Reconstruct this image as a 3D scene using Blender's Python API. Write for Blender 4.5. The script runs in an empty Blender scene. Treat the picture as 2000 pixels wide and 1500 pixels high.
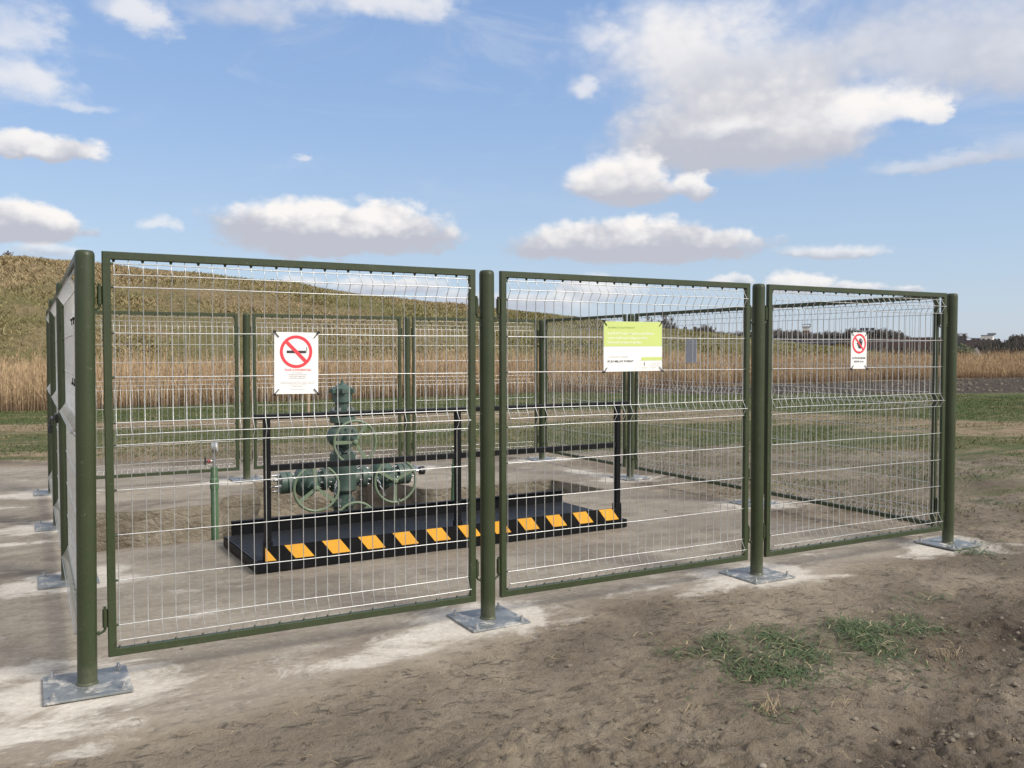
import bpy, bmesh, math, random
import numpy as np
from mathutils import Vector, Matrix
from mathutils.geometry import delaunay_2d_cdt
R_ = math.radians
PI = math.pi
random.seed(7)
rng = np.random.default_rng(11)
scene = bpy.context.scene
EXPOSURE = 0.95
CLOUD_WHITE = (.50, .485, .475); CLOUD_GREY = (.275, .285, .325); CLOUD_PALE = (.39, .40, .43)
SKY_TINT = (1.12, 1.10, 1.10); HORIZON = (.27, .31, .37)
COL = scene.collection

# ------------------------------------------------------------------ camera
CAM = np.array([-0.2162, -4.4589, 1.5375]); YAW = 0.5026; PITCH = -0.0362; ROLL = -0.0004; F = 1721.6
def cam_axes():
    cy, sy, cp, sp = math.cos(YAW), math.sin(YAW), math.cos(PITCH), math.sin(PITCH)
    fwd = np.array([sy*cp, cy*cp, sp]); right = np.array([cy, -sy, 0.0]); up = np.cross(right, fwd)
    return right*math.cos(ROLL)+up*math.sin(ROLL), -right*math.sin(ROLL)+up*math.cos(ROLL), fwd
AR, AU, AF = cam_axes()
def ray(u, v): return AF + AR*(u-1000)/F - AU*(v-750)/F
def at(u, v, dist):
    """world point seen in direction (u, v) of the photograph at a horizontal distance"""
    d = ray(u, v); h = math.hypot(d[0], d[1]); return CAM + d*(dist/h)
cd = bpy.data.cameras.new('camera'); cam = bpy.data.objects.new('camera', cd); COL.objects.link(cam)
cd.sensor_width = 36.0; cd.lens = 36.0*F/2000.0; cd.clip_start = 0.05; cd.clip_end = 6000
m = Matrix(((AR[0], AU[0], -AF[0], CAM[0]), (AR[1], AU[1], -AF[1], CAM[1]), (AR[2], AU[2], -AF[2], CAM[2]), (0, 0, 0, 1)))
cam.matrix_world = m
scene.camera = cam

# ------------------------------------------------------------------ light
SUN_EL = R_(38); SUN_AZ = R_(148)          # azimuth clockwise from +Y, towards the sun
sdir = Vector((math.sin(SUN_AZ)*math.cos(SUN_EL), math.cos(SUN_AZ)*math.cos(SUN_EL), math.sin(SUN_EL)))
sl = bpy.data.lights.new('sun', 'SUN'); sl.energy = 2.2; sl.angle = R_(24); sl.color = (1.0, 0.94, 0.84)
so = bpy.data.objects.new('sun', sl); COL.objects.link(so)
so.rotation_euler = (-sdir).to_track_quat('-Z', 'Y').to_euler()
scene.view_settings.view_transform = 'Standard'; scene.view_settings.look = 'None'
scene.view_settings.gamma = 1.0; scene.view_settings.exposure = EXPOSURE

# ------------------------------------------------------------------ world: Nishita sky with procedural clouds by direction
class NT:
    def __init__(s, tree): s.t = tree; s.n = tree.nodes; s.l = tree.links
    def put(s, sock, val):
        if val is None: return
        if isinstance(val, bpy.types.NodeSocket): s.l.new(val, sock)
        else:
            if sock.type == 'RGBA' and not isinstance(val, (int, float)) and len(val) == 3: val = (*val, 1)
            sock.default_value = val
    def math(s, op, a, b=None, c=None, clamp=False):
        n = s.n.new('ShaderNodeMath'); n.operation = op; n.use_clamp = clamp
        for i, v in enumerate((a, b, c)): s.put(n.inputs[i], v)
        return n.outputs[0]
    def vmath(s, op, a, b=None, scale=None):
        n = s.n.new('ShaderNodeVectorMath'); n.operation = op
        s.put(n.inputs[0], a); s.put(n.inputs[1], b)
        if scale is not None: s.put(n.inputs['Scale'], scale)
        return n.outputs['Value'] if op in ('DOT_PRODUCT', 'LENGTH') else n.outputs[0]
    def mix(s, f, a, b, bt='MIX'):
        n = s.n.new('ShaderNodeMix'); n.data_type = 'RGBA'; n.blend_type = bt
        s.put(n.inputs[0], f); s.put(n.inputs[6], a); s.put(n.inputs[7], b); return n.outputs[2]
    def noise(s, vec, scale, detail=4, rough=.55, dist=0.0, lac=2.0, out=0):
        n = s.n.new('ShaderNodeTexNoise'); s.put(n.inputs['Vector'], vec)
        n.inputs['Scale'].default_value = scale; n.inputs['Detail'].default_value = detail
        n.inputs['Roughness'].default_value = rough; n.inputs['Distortion'].default_value = dist
        n.inputs['Lacunarity'].default_value = lac
        return n.outputs[out]
    def rng(s, v, a, b, c=0.0, d=1.0, smooth=False):
        n = s.n.new('ShaderNodeMapRange'); n.clamp = True
        if smooth: n.interpolation_type = 'SMOOTHSTEP'
        for i, q in enumerate((v, a, b, c, d)): s.put(n.inputs[i], q)
        return n.outputs[0]
    def xyz(s, v):
        n = s.n.new('ShaderNodeSeparateXYZ'); s.put(n.inputs[0], v); return n.outputs
    def comb(s, x, y, z):
        n = s.n.new('ShaderNodeCombineXYZ')
        for i, q in enumerate((x, y, z)): s.put(n.inputs[i], q)
        return n.outputs[0]
    def attr(s, name, out='Fac'):
        n = s.n.new('ShaderNodeAttribute'); n.attribute_name = name; return n.outputs[out]
    def scale(s, v, sc):
        n = s.n.new('ShaderNodeMapping'); s.put(n.inputs[0], v); n.inputs['Scale'].default_value = sc; return n.outputs[0]

world = bpy.data.worlds.new('World'); scene.world = world; world.use_nodes = True
W = NT(world.node_tree); W.n.clear()
tc = W.n.new('ShaderNodeTexCoord').outputs['Generated']
sky = W.n.new('ShaderNodeTexSky'); sky.sky_type = 'NISHITA'; sky.sun_disc = False
sky.sun_elevation = SUN_EL; sky.sun_rotation = SUN_AZ; sky.altitude = 100; sky.air_density = 1.0; sky.dust_density = 0.6; sky.ozone_density = 1.6
X, Y, Z = W.xyz(tc)
az = W.math('ARCTAN2', X, Y); el = W.math('ARCSINE', Z)
# warped angular coordinates for billowy edges
stretch = W.scale(tc, (1, 1, 1.7))
nb = W.n.new('ShaderNodeTexNoise'); W.put(nb.inputs['Vector'], stretch); nb.inputs['Scale'].default_value = 9; nb.inputs['Detail'].default_value = 9; nb.inputs['Roughness'].default_value = .6
nf = W.n.new('ShaderNodeTexNoise'); W.put(nf.inputs['Vector'], stretch); nf.inputs['Scale'].default_value = 30; nf.inputs['Detail'].default_value = 8; nf.inputs['Roughness'].default_value = .62
def lump(sc):
    v = W.n.new('ShaderNodeTexVoronoi'); v.feature = 'SMOOTH_F1'; v.inputs['Smoothness'].default_value = .35; v.inputs['Scale'].default_value = sc
    W.put(v.inputs['Vector'], W.vmath('ADD', W.scale(tc, (1, 1, 1.25)), W.vmath('SCALE', nf.outputs[1], None, .018))); return W.math('SUBTRACT', v.outputs['Distance'], .45)
l1, l2, l3 = lump(17), lump(38), lump(85)
n1 = W.math('SUBTRACT', nb.outputs[0], .5)
n2 = W.math('ADD', W.math('MULTIPLY', W.math('SUBTRACT', nf.outputs[0], .5), .55), W.math('ADD', W.math('MULTIPLY', l1, .42), W.math('ADD', W.math('MULTIPLY', l2, .34), W.math('MULTIPLY', l3, .22))))
w1 = W.xyz(nb.outputs[1]); w2 = W.xyz(nf.outputs[1])
azw = W.math('ADD', az, W.math('ADD', W.math('MULTIPLY', W.math('SUBTRACT', w1[0], .5), .10), W.math('MULTIPLY', W.math('SUBTRACT', w2[0], .5), .022)))
elw = W.math('ADD', el, W.math('ADD', W.math('MULTIPLY', W.math('SUBTRACT', w1[1], .5), .035), W.math('MULTIPLY', W.math('SUBTRACT', w2[1], .5), .014)))

g = bpy.data.node_groups.new('cloud', 'ShaderNodeTree')
for nm, ty in (('Color', 'NodeSocketColor'), ('Az', 'NodeSocketFloat'), ('El', 'NodeSocketFloat'), ('N1', 'NodeSocketFloat'), ('N2', 'NodeSocketFloat'),
               ('A0', 'NodeSocketFloat'), ('E0', 'NodeSocketFloat'), ('RA', 'NodeSocketFloat'), ('RT', 'NodeSocketFloat'), ('RB', 'NodeSocketFloat'),
               ('Soft', 'NodeSocketFloat'), ('Opacity', 'NodeSocketFloat'), ('Amp', 'NodeSocketFloat'), ('ShadeLo', 'NodeSocketFloat'), ('ShadeHi', 'NodeSocketFloat'),
               ('Top', 'NodeSocketColor'), ('Base', 'NodeSocketColor')):
    g.interface.new_socket(nm, in_out='INPUT', socket_type=ty)
g.interface.new_socket('Color', in_out='OUTPUT', socket_type='NodeSocketColor')
G = NT(g); gi = G.n.new('NodeGroupInput').outputs; go = G.n.new('NodeGroupOutput')
I = {s.name: s for s in gi}
da = G.math('DIVIDE', G.math('SUBTRACT', I['Az'], I['A0']), I['RA'])
dz = G.math('SUBTRACT', I['El'], I['E0'])
up = G.math('GREATER_THAN', dz, 0.0)
rv = G.math('ADD', G.math('MULTIPLY', up, I['RT']), G.math('MULTIPLY', G.math('SUBTRACT', 1.0, up), I['RB']))
de = G.math('DIVIDE', dz, rv)
dd = G.math('SQRT', G.math('ADD', G.math('MULTIPLY', da, da), G.math('MULTIPLY', de, de)))
dn = G.math('ADD', dd, G.math('MULTIPLY', G.math('ADD', I['N1'], G.math('MULTIPLY', I['N2'], .7)), I['Amp']))
dens = G.rng(dn, 1.0, G.math('SUBTRACT', 1.0, I['Soft']), 0, 1, True)
sh = G.math('ADD', de, G.math('ADD', G.math('MULTIPLY', I['N1'], 1.5), G.math('MULTIPLY', I['N2'], -1.1)))
sh = G.math('ADD', sh, G.math('MULTIPLY', da, .15))
shade = G.rng(sh, I['ShadeLo'], I['ShadeHi'], 0, 1, True)
cc = G.mix(shade, I['Base'], I['Top'])
G.put(go.inputs[0], G.mix(G.math('MULTIPLY', dens, I['Opacity']), I['Color'], cc))

def ang(u, v):
    d = ray(u, v); d = d/np.linalg.norm(d); return math.atan2(d[0], d[1]), math.asin(d[2])
SKY_STRENGTH = 0.1
WHITE = tuple(c/SKY_STRENGTH for c in CLOUD_WHITE); GREY = tuple(c/SKY_STRENGTH for c in CLOUD_GREY); PALE = tuple(c/SKY_STRENGTH for c in CLOUD_PALE)
ramp = W.n.new('ShaderNodeValToRGB'); W.put(ramp.inputs[0], W.rng(el, 0.0, .6)); er = ramp.color_ramp.elements
for i_, (p_, c_) in enumerate(((0, (2.45, 2.85, 3.50)), (.17, (2.0, 2.72, 3.72)), (.42, (1.52, 2.28, 3.68)), (.75, (1.12, 1.86, 3.42)), (1, (.80, 1.42, 2.95)))):
    e_ = er[i_] if i_ < 2 else er.new(p_)
    e_.position = p_; e_.color = (*[q*.2 for q in c_], 1)
haze_col = W.vmath('SCALE', ramp.outputs[0], None, 5.0)
skyc = W.mix(.80, W.mix(1.0, sky.outputs[0], SKY_TINT, 'MULTIPLY'), haze_col)
# pale band of moisture towards the horizon
hz = W.rng(el, 0.0, 0.30, 1, 0, True)
skyc = W.mix(W.math('MULTIPLY', hz, .25), skyc, tuple(c/SKY_STRENGTH for c in HORIZON))
# thin high veil
veil = W.rng(W.noise(W.scale(tc, (1.2, 1.2, 4.0)), 3.2, 8, .66, .8), .47, .78, 0, .42, True)
skyc = W.mix(W.math('MULTIPLY', veil, W.rng(el, .10, .30)), skyc, PALE)
cur = skyc
# cloud: centre u, v(of the flat base line), half width, rise above, depth below, softness, opacity, amp, shade lo/hi, top, base
CL = [
 (1850, 90, 340, 150, 110, .75, .85, .7, -1.6, 1.4, PALE, GREY),
 (1960, 150, 120, 90, 60, .7, .7, 1.0, -1.5, 1.2, PALE, GREY),
 (1340, 100, 250, 140, 130, .8, .9, .8, -1.8, .6, WHITE, GREY),
 (1180, 60, 90, 60, 60, .9, .5, 1.4, -2, .5, WHITE, PALE),
 (1500, 200, 310, 130, 125, .6, .98, .55, -1.0, 1.6, PALE, GREY),
 (1460, 285, 300, 130, 56, .45, .98, .5, -.5, 1.45, WHITE, GREY),
 (1420, 252, 125, 34, 22, .9, .9, .6, -1.2, .4, WHITE, PALE),
 (1715, 215, 140, 66, 40, .55, 1.0, .5, -1.0, .4, WHITE, PALE),
 (1810, 225, 38, 30, 26, .5, 1.0, .8, -1.0, .4, WHITE, PALE),
 (1205, 372, 108, 60, 28, .4, 1.0, .6, -.6, .7, WHITE, GREY),
 (1350, 362, 50, 30, 24, .45, .95, .8, -.8, .5, WHITE, GREY),
 (1235, 480, 270, 50, 32, .30, 1.0, .75, -.2, .75, WHITE, GREY),
 (640, 455, 245, 64, 44, .30, 1.0, .75, -.1, .7, WHITE, GREY),
 (70, 445, 165, 52, 36, .32, 1.0, .75, -.1, .7, WHITE, GREY),
 (30, 296, 200, 38, 16, .35, .95, .7, -.5, .7, WHITE, GREY),
 (50, 150, 185, 80, 50, .85, .75, 1.3, -1.5, .6, WHITE, PALE),
 (20, 60, 120, 70, 40, .9, .6, 1.3, -1.5, .6, WHITE, PALE),
 (270, 35, 130, 55, 28, .7, .75, 1.1, -1.2, .6, WHITE, PALE),
 (480, 25, 190, 60, 40, .95, .65, 1.2, -1.5, .6, PALE, GREY),
 (760, 5, 190, 60, 34, .8, .8, 1.1, -1.2, .6, WHITE, PALE),
 (150, 205, 110, 14, 10, .9, .35, 1.2, -2, 0, WHITE, PALE),
 (568, 300, 26, 9, 7, .8, .5, .8, -2, 0, WHITE, PALE),
 (300, 440, 36, 18, 10, .8, .55, .9, -2, 0, WHITE, PALE),
 (1145, 176, 44, 24, 18, .8, .55, 1.1, -2, 0, WHITE, PALE),
 (1820, 322, 150, 22, 12, .7, .6, .9, -1, .6, PALE, GREY),
 (1960, 300, 120, 30, 20, .9, .4, 1.0, -1, .6, PALE, GREY),
 (1610, 492, 120, 22, 10, .6, .75, .8, -.6, .5, WHITE, GREY),
 (1560, 560, 75, 34, 18, .4, .9, .7, -.6, .5, WHITE, GREY),
 (1660, 564, 50, 18, 10, .5, .8, .7, -.6, .5, WHITE, GREY),
 (1755, 570, 45, 14, 8, .5, .7, .7, -.6, .5, WHITE, GREY),
 (1430, 556, 50, 18, 10, .5, .7, .7, -.6, .5, WHITE, GREY),
 (1180, 560, 110, 28, 26, .5, .75, .8, -.6, .7, WHITE, GREY),
 (1000, 590, 230, 26, 26, .6, .75, .8, -.5, .6, WHITE, GREY),
 (760, 565, 120, 24, 14, .5, .8, .8, -.5, .6, WHITE, GREY),
 (580, 553, 70, 16, 10, .6, .7, .8, -.5, .6, WHITE, GREY),
 (120, 500, 150, 22, 22, .7, .6, .8, -.5, .6, WHITE, GREY),
]
for (u, v, hw, rt, rb, soft, op, amp, slo, shi, top, base) in CL:
    a0, e0 = ang(u, v); ra = abs(ang(u+hw, v)[0]-ang(u-hw, v)[0])/2; rt_ = (ang(u, v-rt)[1]-e0)*1.25; rb_ = (e0-ang(u, v+rb)[1])*1.25; ra *= 1.1
    nd = W.n.new('ShaderNodeGroup'); nd.node_tree = g
    vals = dict(Color=cur, Az=azw, El=elw, N1=n1, N2=n2, A0=a0, E0=e0, RA=ra, RT=rt_, RB=rb_, Soft=soft, Opacity=op, Amp=amp, ShadeLo=slo, ShadeHi=shi, Top=top, Base=base)
    for k, val in vals.items(): W.put(nd.inputs[k], val)
    cur = nd.outputs[0]
# broken cloud over the rest of the sky, outside the part the photograph looks at
away = W.rng(W.vmath('DOT_PRODUCT', tc, tuple(AF)), .72, .5, 0, 1, True)
ncl = W.noise(W.scale(tc, (1, 1, 2.2)), 2.2, 7, .6)
cov = W.math('MULTIPLY', W.math('MULTIPLY', W.rng(ncl, .36, .52, 0, 1, True), away), W.rng(el, 0.0, .1))
cur = W.mix(W.math('MULTIPLY', cov, .85), cur, W.mix(.75, GREY, WHITE))
bg = W.n.new('ShaderNodeBackground'); W.put(bg.inputs[0], cur); bg.inputs[1].default_value = SKY_STRENGTH
ow = W.n.new('ShaderNodeOutputWorld'); W.l.new(bg.outputs[0], ow.inputs[0])
world.cycles.sampling_method = 'MANUAL'; world.cycles.sample_map_resolution = 512

# ------------------------------------------------------------------ mesh helpers
class MB:
    """collects shapes; build() links them as ONE mesh object"""
    def __init__(s): s.v = []; s.f = []; s.mi = []; s.sm = []; s.n = 0
    def add(s, vs, fs, mi=0, smooth=False):
        b = s.n; s.v.extend([tuple(map(float, q)) for q in vs]); s.n += len(vs)
        for f in fs: s.f.append([b+i for i in f]); s.mi.append(mi); s.sm.append(smooth)
    def box(s, a, b, mi=0, M=None, bev=0.0):
        (x0, y0, z0), (x1, y1, z1) = a, b
        if bev > 0:
            bm = bmesh.new(); bmesh.ops.create_cube(bm, size=1)
            for q in bm.verts: q.co = Vector((x0+(q.co.x+.5)*(x1-x0), y0+(q.co.y+.5)*(y1-y0), z0+(q.co.z+.5)*(z1-z0)))
            bmesh.ops.bevel(bm, geom=bm.edges[:], offset=bev, segments=2, affect='EDGES', profile=.6)
            bm.verts.index_update(); vs = [q.co.copy() for q in bm.verts]; fs = [[q.index for q in f.verts] for f in bm.faces]; bm.free()
        else:
            vs = [Vector(p) for p in ((x0,y0,z0),(x1,y0,z0),(x1,y1,z0),(x0,y1,z0),(x0,y0,z1),(x1,y0,z1),(x1,y1,z1),(x0,y1,z1))]
            fs = [(0,3,2,1),(4,5,6,7),(0,1,5,4),(1,2,6,5),(2,3,7,6),(3,0,4,7)]
        if M is not None: vs = [M @ q for q in vs]
        s.add(vs, fs, mi)
    def lathe(s, o, d, prof, n=24, mi=0, smooth=True, caps=True):
        """prof: list of (t along axis, radius); sharp steps by repeating points"""
        d = Vector(d).normalized(); o = Vector(o)
        e = d.orthogonal().normalized(); k = d.cross(e)
        vs = []
        for t, r in prof:
            for i in range(n):
                a = 2*PI*i/n; vs.append(o+d*t+(e*math.cos(a)+k*math.sin(a))*r)
        for j in range(len(prof)-1):
            fs = []
            (t0, r0), (t1, r1) = prof[j], prof[j+1]
            if abs(t0-t1) < 1e-9 and abs(r0-r1) < 1e-9: continue
            q = vs[j*n:(j+2)*n]
            fs = [(i, (i+1) % n, n+(i+1) % n, n+i) for i in range(n)]
            s.add(q, fs, mi, smooth)
        if caps:
            s.add(vs[:n], [list(range(n))[::-1]], mi); s.add(vs[-n:], [list(range(n))], mi)
    def cyl(s, a, b, r, n=16, mi=0, r2=None, smooth=True):
        a = Vector(a); b = Vector(b); s.lathe(a, b-a, [(0, r), ((b-a).length, r if r2 is None else r2)], n, mi, smooth)
    def tube(s, pts, r, n=6, mi=0, closed=False, smooth=True, caps=True):
        P = [Vector(p) for p in pts]; m_ = len(P); rings = []
        up = None
        for i in range(m_):
            if closed: t = (P[(i+1) % m_]-P[i-1])
            else: t = P[min(i+1, m_-1)]-P[max(i-1, 0)]
            t.normalize()
            if up is None: up = t.orthogonal().normalized()
            e = (up-t*up.dot(t))
            e = e.normalized() if e.length > 1e-6 else t.orthogonal().normalized()
            up = e; k = t.cross(e); rr = r[i] if isinstance(r, (list, tuple)) else r
            rings += [P[i]+(e*math.cos(2*PI*j/n)+k*math.sin(2*PI*j/n))*rr for j in range(n)]
        fs = []
        for i in range(m_ if closed else m_-1):
            a = i*n; b = ((i+1) % m_)*n
            fs += [(a+j, a+(j+1) % n, b+(j+1) % n, b+j) for j in range(n)]
        s.add(rings, fs, mi, smooth)
        if caps and not closed:
            s.add(rings[:n], [list(range(n))[::-1]], mi); s.add(rings[-n:], [list(range(n))], mi)
    def ring(s, o, d, R, r, n=40, k=8, mi=0):
        d = Vector(d).normalized(); e = d.orthogonal().normalized(); q = d.cross(e); o = Vector(o)
        s.tube([o+(e*math.cos(2*PI*i/n)+q*math.sin(2*PI*i/n))*R for i in range(n)], r, k, mi, closed=True)
    def sphere(s, o, r, n=16, m_=10, mi=0, sc=(1, 1, 1)):
        prof = [(math.cos(PI*(1-j/m_))*r, math.sin(PI*j/m_)*r) for j in range(m_+1)]
        t = MB(); t.lathe((0, 0, 0), (0, 0, 1), prof, n, mi, caps=False)
        t.v = [(o[0]+x*sc[0], o[1]+y*sc[1], o[2]+z*sc[2]) for x, y, z in t.v]; s.merge(t)
    def hexbolt(s, o, d, r, h, stud=0.0, mi=0):
        s.lathe(o, d, [(0, r), (h, r)], 6, mi, False)
        if stud: s.lathe(Vector(o)+Vector(d).normalized()*h, d, [(0, r*.55), (stud, r*.55)], 8, mi)
    def merge(s, t, M=None):
        b = s.n; vs = t.v if M is None else [tuple(M @ Vector(q)) for q in t.v]
        s.v += vs; s.n += len(vs); s.f += [[b+i for i in f] for f in t.f]; s.mi += t.mi; s.sm += t.sm
    def mesh(s, name, mats):
        me = bpy.data.meshes.new(name); me.from_pydata(s.v, [], s.f)
        for q in (mats if isinstance(mats, (list, tuple)) else [mats]): me.materials.append(q)
        me.polygons.foreach_set('material_index', s.mi); me.polygons.foreach_set('use_smooth', s.sm)
        me.update(); return me
    def build(s, name, mats, parent=None, loc=(0, 0, 0)):
        o = bpy.data.objects.new(name, s.mesh(name, mats)); COL.objects.link(o); o.location = loc
        if parent is not None: o.parent = parent
        return o

def fast_mesh(name, V, Fq, mats, attrs=None, parent=None, smooth=False, k=None):
    """numpy arrays to one mesh object; Fq (n, k) indices"""
    me = bpy.data.meshes.new(name); V = np.ascontiguousarray(V, dtype=np.float32); Fq = np.ascontiguousarray(Fq, dtype=np.int32)
    n, k = Fq.shape
    me.vertices.add(len(V)); me.vertices.foreach_set('co', V.ravel())
    me.loops.add(n*k); me.loops.foreach_set('vertex_index', Fq.ravel())
    me.polygons.add(n); me.polygons.foreach_set('loop_start', np.arange(0, n*k, k, dtype=np.int32))
    me.polygons.foreach_set('use_smooth', np.full(n, smooth, dtype=bool))
    for q in (mats if isinstance(mats, (list, tuple)) else [mats]): me.materials.append(q)
    for nm, arr in (attrs or {}).items():
        a = me.attributes.new(nm, 'FLOAT', 'POINT'); a.data.foreach_set('value', np.ascontiguousarray(arr, dtype=np.float32))
    me.update(calc_edges=True); me.validate()
    o = bpy.data.objects.new(name, me); COL.objects.link(o)
    if parent is not None: o.parent = parent
    return o

def tag(o, label=None, cat=None, group=None, kind=None):
    if label: o['label'] = label
    if cat: o['category'] = cat
    if group: o['group'] = group
    if kind: o['kind'] = kind
    return o
def thing(name, label, cat, loc=(0, 0, 0), rz=0.0, group=None):
    o = bpy.data.objects.new(name, None); COL.objects.link(o); o.empty_display_size = .1
    o.location = loc; o.rotation_euler = (0, 0, rz); return tag(o, label, cat, group)
def dup(root, label, loc=None, rz=None, group=None):
    def cp(o, parent):
        c = o.copy(); COL.objects.link(c)
        if parent is not None: c.parent = parent
        for ch in KIDS.get(o.name, []): 
            d = cp(ch, c); 
        return c
    kids = {}
    for o in list(COL.objects):
        if o.parent is not None: kids.setdefault(o.parent.name, []).append(o)
    global KIDS
    KIDS = kids
    c = cp(root, None)
    if loc is not None: c.location = loc
    if rz is not None: c.rotation_euler = (0, 0, rz)
    c['label'] = label
    if group: c['group'] = group
    return c

# value noise for terrain
_T = np.random.default_rng(3).random((256, 256))
def vnoise(x, y):
    xi = np.floor(x).astype(int); yi = np.floor(y).astype(int); fx = x-xi; fy = y-yi
    fx = fx*fx*(3-2*fx); fy = fy*fy*(3-2*fy)
    a = _T[xi & 255, yi & 255]; b = _T[(xi+1) & 255, yi & 255]; c = _T[xi & 255, (yi+1) & 255]; d = _T[(xi+1) & 255, (yi+1) & 255]
    return (a*(1-fx)+b*fx)*(1-fy)+(c*(1-fx)+d*fx)*fy-.5
def fbm(x, y, sc, o=4, g=.5):
    s = 0; a = 1.0
    for i in range(o): s = s+a*vnoise(x*sc+17.3*i, y*sc+9.1*i); sc *= 2.03; a *= g
    return s
def sdist(x, y, poly):
    """signed distance to a polygon, positive inside"""
    P = np.array(poly, dtype=float); n = len(P); best = np.full(x.shape, 1e9); ins = np.zeros(x.shape, bool)
    for i in range(n):
        ax, ay = P[i]; bx, by = P[(i+1) % n]; dx, dy = bx-ax, by-ay
        t = np.clip(((x-ax)*dx+(y-ay)*dy)/(dx*dx+dy*dy+1e-12), 0, 1)
        best = np.minimum(best, np.hypot(x-ax-t*dx, y-ay-t*dy))
        cnd = ((ay > y) != (by > y)); xin = ax+(y-ay)*dx/(dy if abs(dy) > 1e-12 else 1e-12)
        ins ^= cnd & (x < xin)
    return np.where(ins, best, -best)

# ------------------------------------------------------------------ materials
def mat(name, fn=None, col=(.5, .5, .5), rough=.6, metal=0.0, spec=.5):
    m_ = bpy.data.materials.new(name); m_.use_nodes = True; t = NT(m_.node_tree)
    b = t.n['Principled BSDF']; b.inputs['Base Color'].default_value = (*col, 1); b.inputs['Roughness'].default_value = rough
    b.inputs['Metallic'].default_value = metal; b.inputs['Specular IOR Level'].default_value = spec
    if fn: fn(t, b)
    return m_
def objpos(t): return t.n.new('ShaderNodeTexCoord').outputs['Object']
def geopos(t): return t.n.new('ShaderNodeNewGeometry').outputs['Position']
def bump(t, b, h, strength=.3, dist=.01):
    n = t.n.new('ShaderNodeBump'); n.inputs['Strength'].default_value = strength; n.inputs['Distance'].default_value = dist
    t.put(n.inputs['Height'], h); t.l.new(n.outputs[0], b.inputs['Normal'])
def varied(name, c1, c2, sc=6, rough=.6, metal=0, spec=.5, bs=.1, bd=.004, fine=60, detail=5, rv=.15, dust=0.0, chips=None, splash=0.0):
    def fn(t, b):
        p = geopos(t); n = t.noise(p, sc, detail, .6); f = t.noise(p, fine, 4, .6)
        c = t.mix(t.rng(t.math('ADD', n, t.math('MULTIPLY', t.math('SUBTRACT', f, .5), .5)), .35, .68), c1, c2)
        if chips: c = t.mix(t.math('MULTIPLY', t.rng(t.noise(p, 34, 6, .75, .4), .635, .665), .8), c, chips)
        if dust: c = t.mix(t.math('MULTIPLY', t.rng(t.noise(p, 7, 9, .74, .6), .48, .72), dust), c, (.36, .32, .265))
        if splash:
            z_ = t.xyz(p)[2]; c = t.mix(t.math('MULTIPLY', t.rng(t.math('ADD', z_, t.math('MULTIPLY', t.math('SUBTRACT', t.noise(p, 16, 8, .72), .5), .3)), .12, .0), splash), c, (.34, .30, .245))
        t.put(b.inputs['Base Color'], c)
        t.put(b.inputs['Roughness'], t.rng(f, .3, .7, rough-rv, rough+rv))
        bump(t, b, f, bs, bd)
    return mat(name, fn, c1, rough, metal, spec)

M_GREEN = varied('green_paint', (.0315, .0445, .0180), (.039, .0535, .0230), 3, .40, bs=.08, fine=240, bd=.001, rv=.22, dust=.035, chips=(.12, .13, .09), splash=.16)
def _galv(t, b):
    p = geopos(t); v = t.n.new('ShaderNodeTexVoronoi'); t.put(v.inputs['Vector'], p); v.inputs['Scale'].default_value = 90
    n = t.noise(p, 7, 5, .6)
    c = t.mix(t.rng(n, .36, .66), (.25, .268, .272), (.14, .155, .162))
    c = t.mix(t.math('MULTIPLY', t.rng(v.outputs['Distance'], 0, .7), .25), c, (.36, .38, .39))
    d = t.rng(t.noise(p, 9, 10, .76, .4), .50, .64)
    c = t.mix(t.math('MULTIPLY', d, .85), c, (.62, .585, .53))
    t.put(b.inputs['Base Color'], c); t.put(b.inputs['Metallic'], t.math('SUBTRACT', .40, t.math('MULTIPLY', d, .40)))
    t.put(b.inputs['Roughness'], t.math('ADD', .42, t.math('MULTIPLY', d, .4)))
M_GALV = mat('galvanised_plate', _galv, rough=.45, metal=.6)
M_WIRE = varied('galvanised_wire', (.50, .51, .50), (.62, .62, .61), 30, .38, .65, bs=.02, rv=.1)
M_ZINC = varied('zinc_bolt', (.55, .56, .56), (.40, .41, .42), 40, .35, .8, bs=.02)
M_WELL = varied('valve_green_paint', (.060, .104, .084), (.042, .076, .062), 9, .5, bs=.14, fine=120, bd=.003, dust=.22, chips=(.20, .17, .13))
M_WHEEL = varied('handwheel_green_paint', (.160, .215, .135), (.120, .165, .102), 12, .5, bs=.06, dust=.15, chips=(.10, .10, .07))
M_POLEG = varied('pipe_green_paint', (.090, .165, .085), (.070, .135, .070), 8, .4, bs=.05)
M_BLACK = varied('black_paint', (.004, .0045, .0055), (.007, .0075, .009), 8, .5, spec=.2, bs=.05, dust=.015)
def _deck(t, b):
    p = objpos(t); x, y, z = t.xyz(p)
    n = t.noise(p, 14, 5, .6)
    t.put(b.inputs['Base Color'], t.mix(t.math('MULTIPLY', t.rng(t.noise(geopos(t), 5, 9, .74, .6), .46, .72), .10), t.mix(t.rng(n, .4, .65), (.028, .032, .038), (.046, .049, .055)), (.26, .23, .20)))
M_DECK = mat('ribbed_deck_rubber', _deck, rough=.5)
M_YELLOW = varied('hazard_yellow', (.90, .46, .045), (.84, .41, .042), 6, .45, bs=.03, dust=.10, chips=(.30, .18, .05))
M_SIGNW = varied('sign_white', (.84, .84, .83), (.80, .80, .79), 5, .35, bs=.0)
M_SIGNG = varied('sign_lime', (.58, .68, .22), (.55, .65, .21), 3, .4, bs=.0)
M_RED = mat('sign_red', None, (.80, .055, .075), .4)
M_INK = mat('sign_black', None, (.035, .035, .038), .5)
M_GREYINK = mat('sign_grey_ink', None, (.30, .30, .29), .5)
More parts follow.
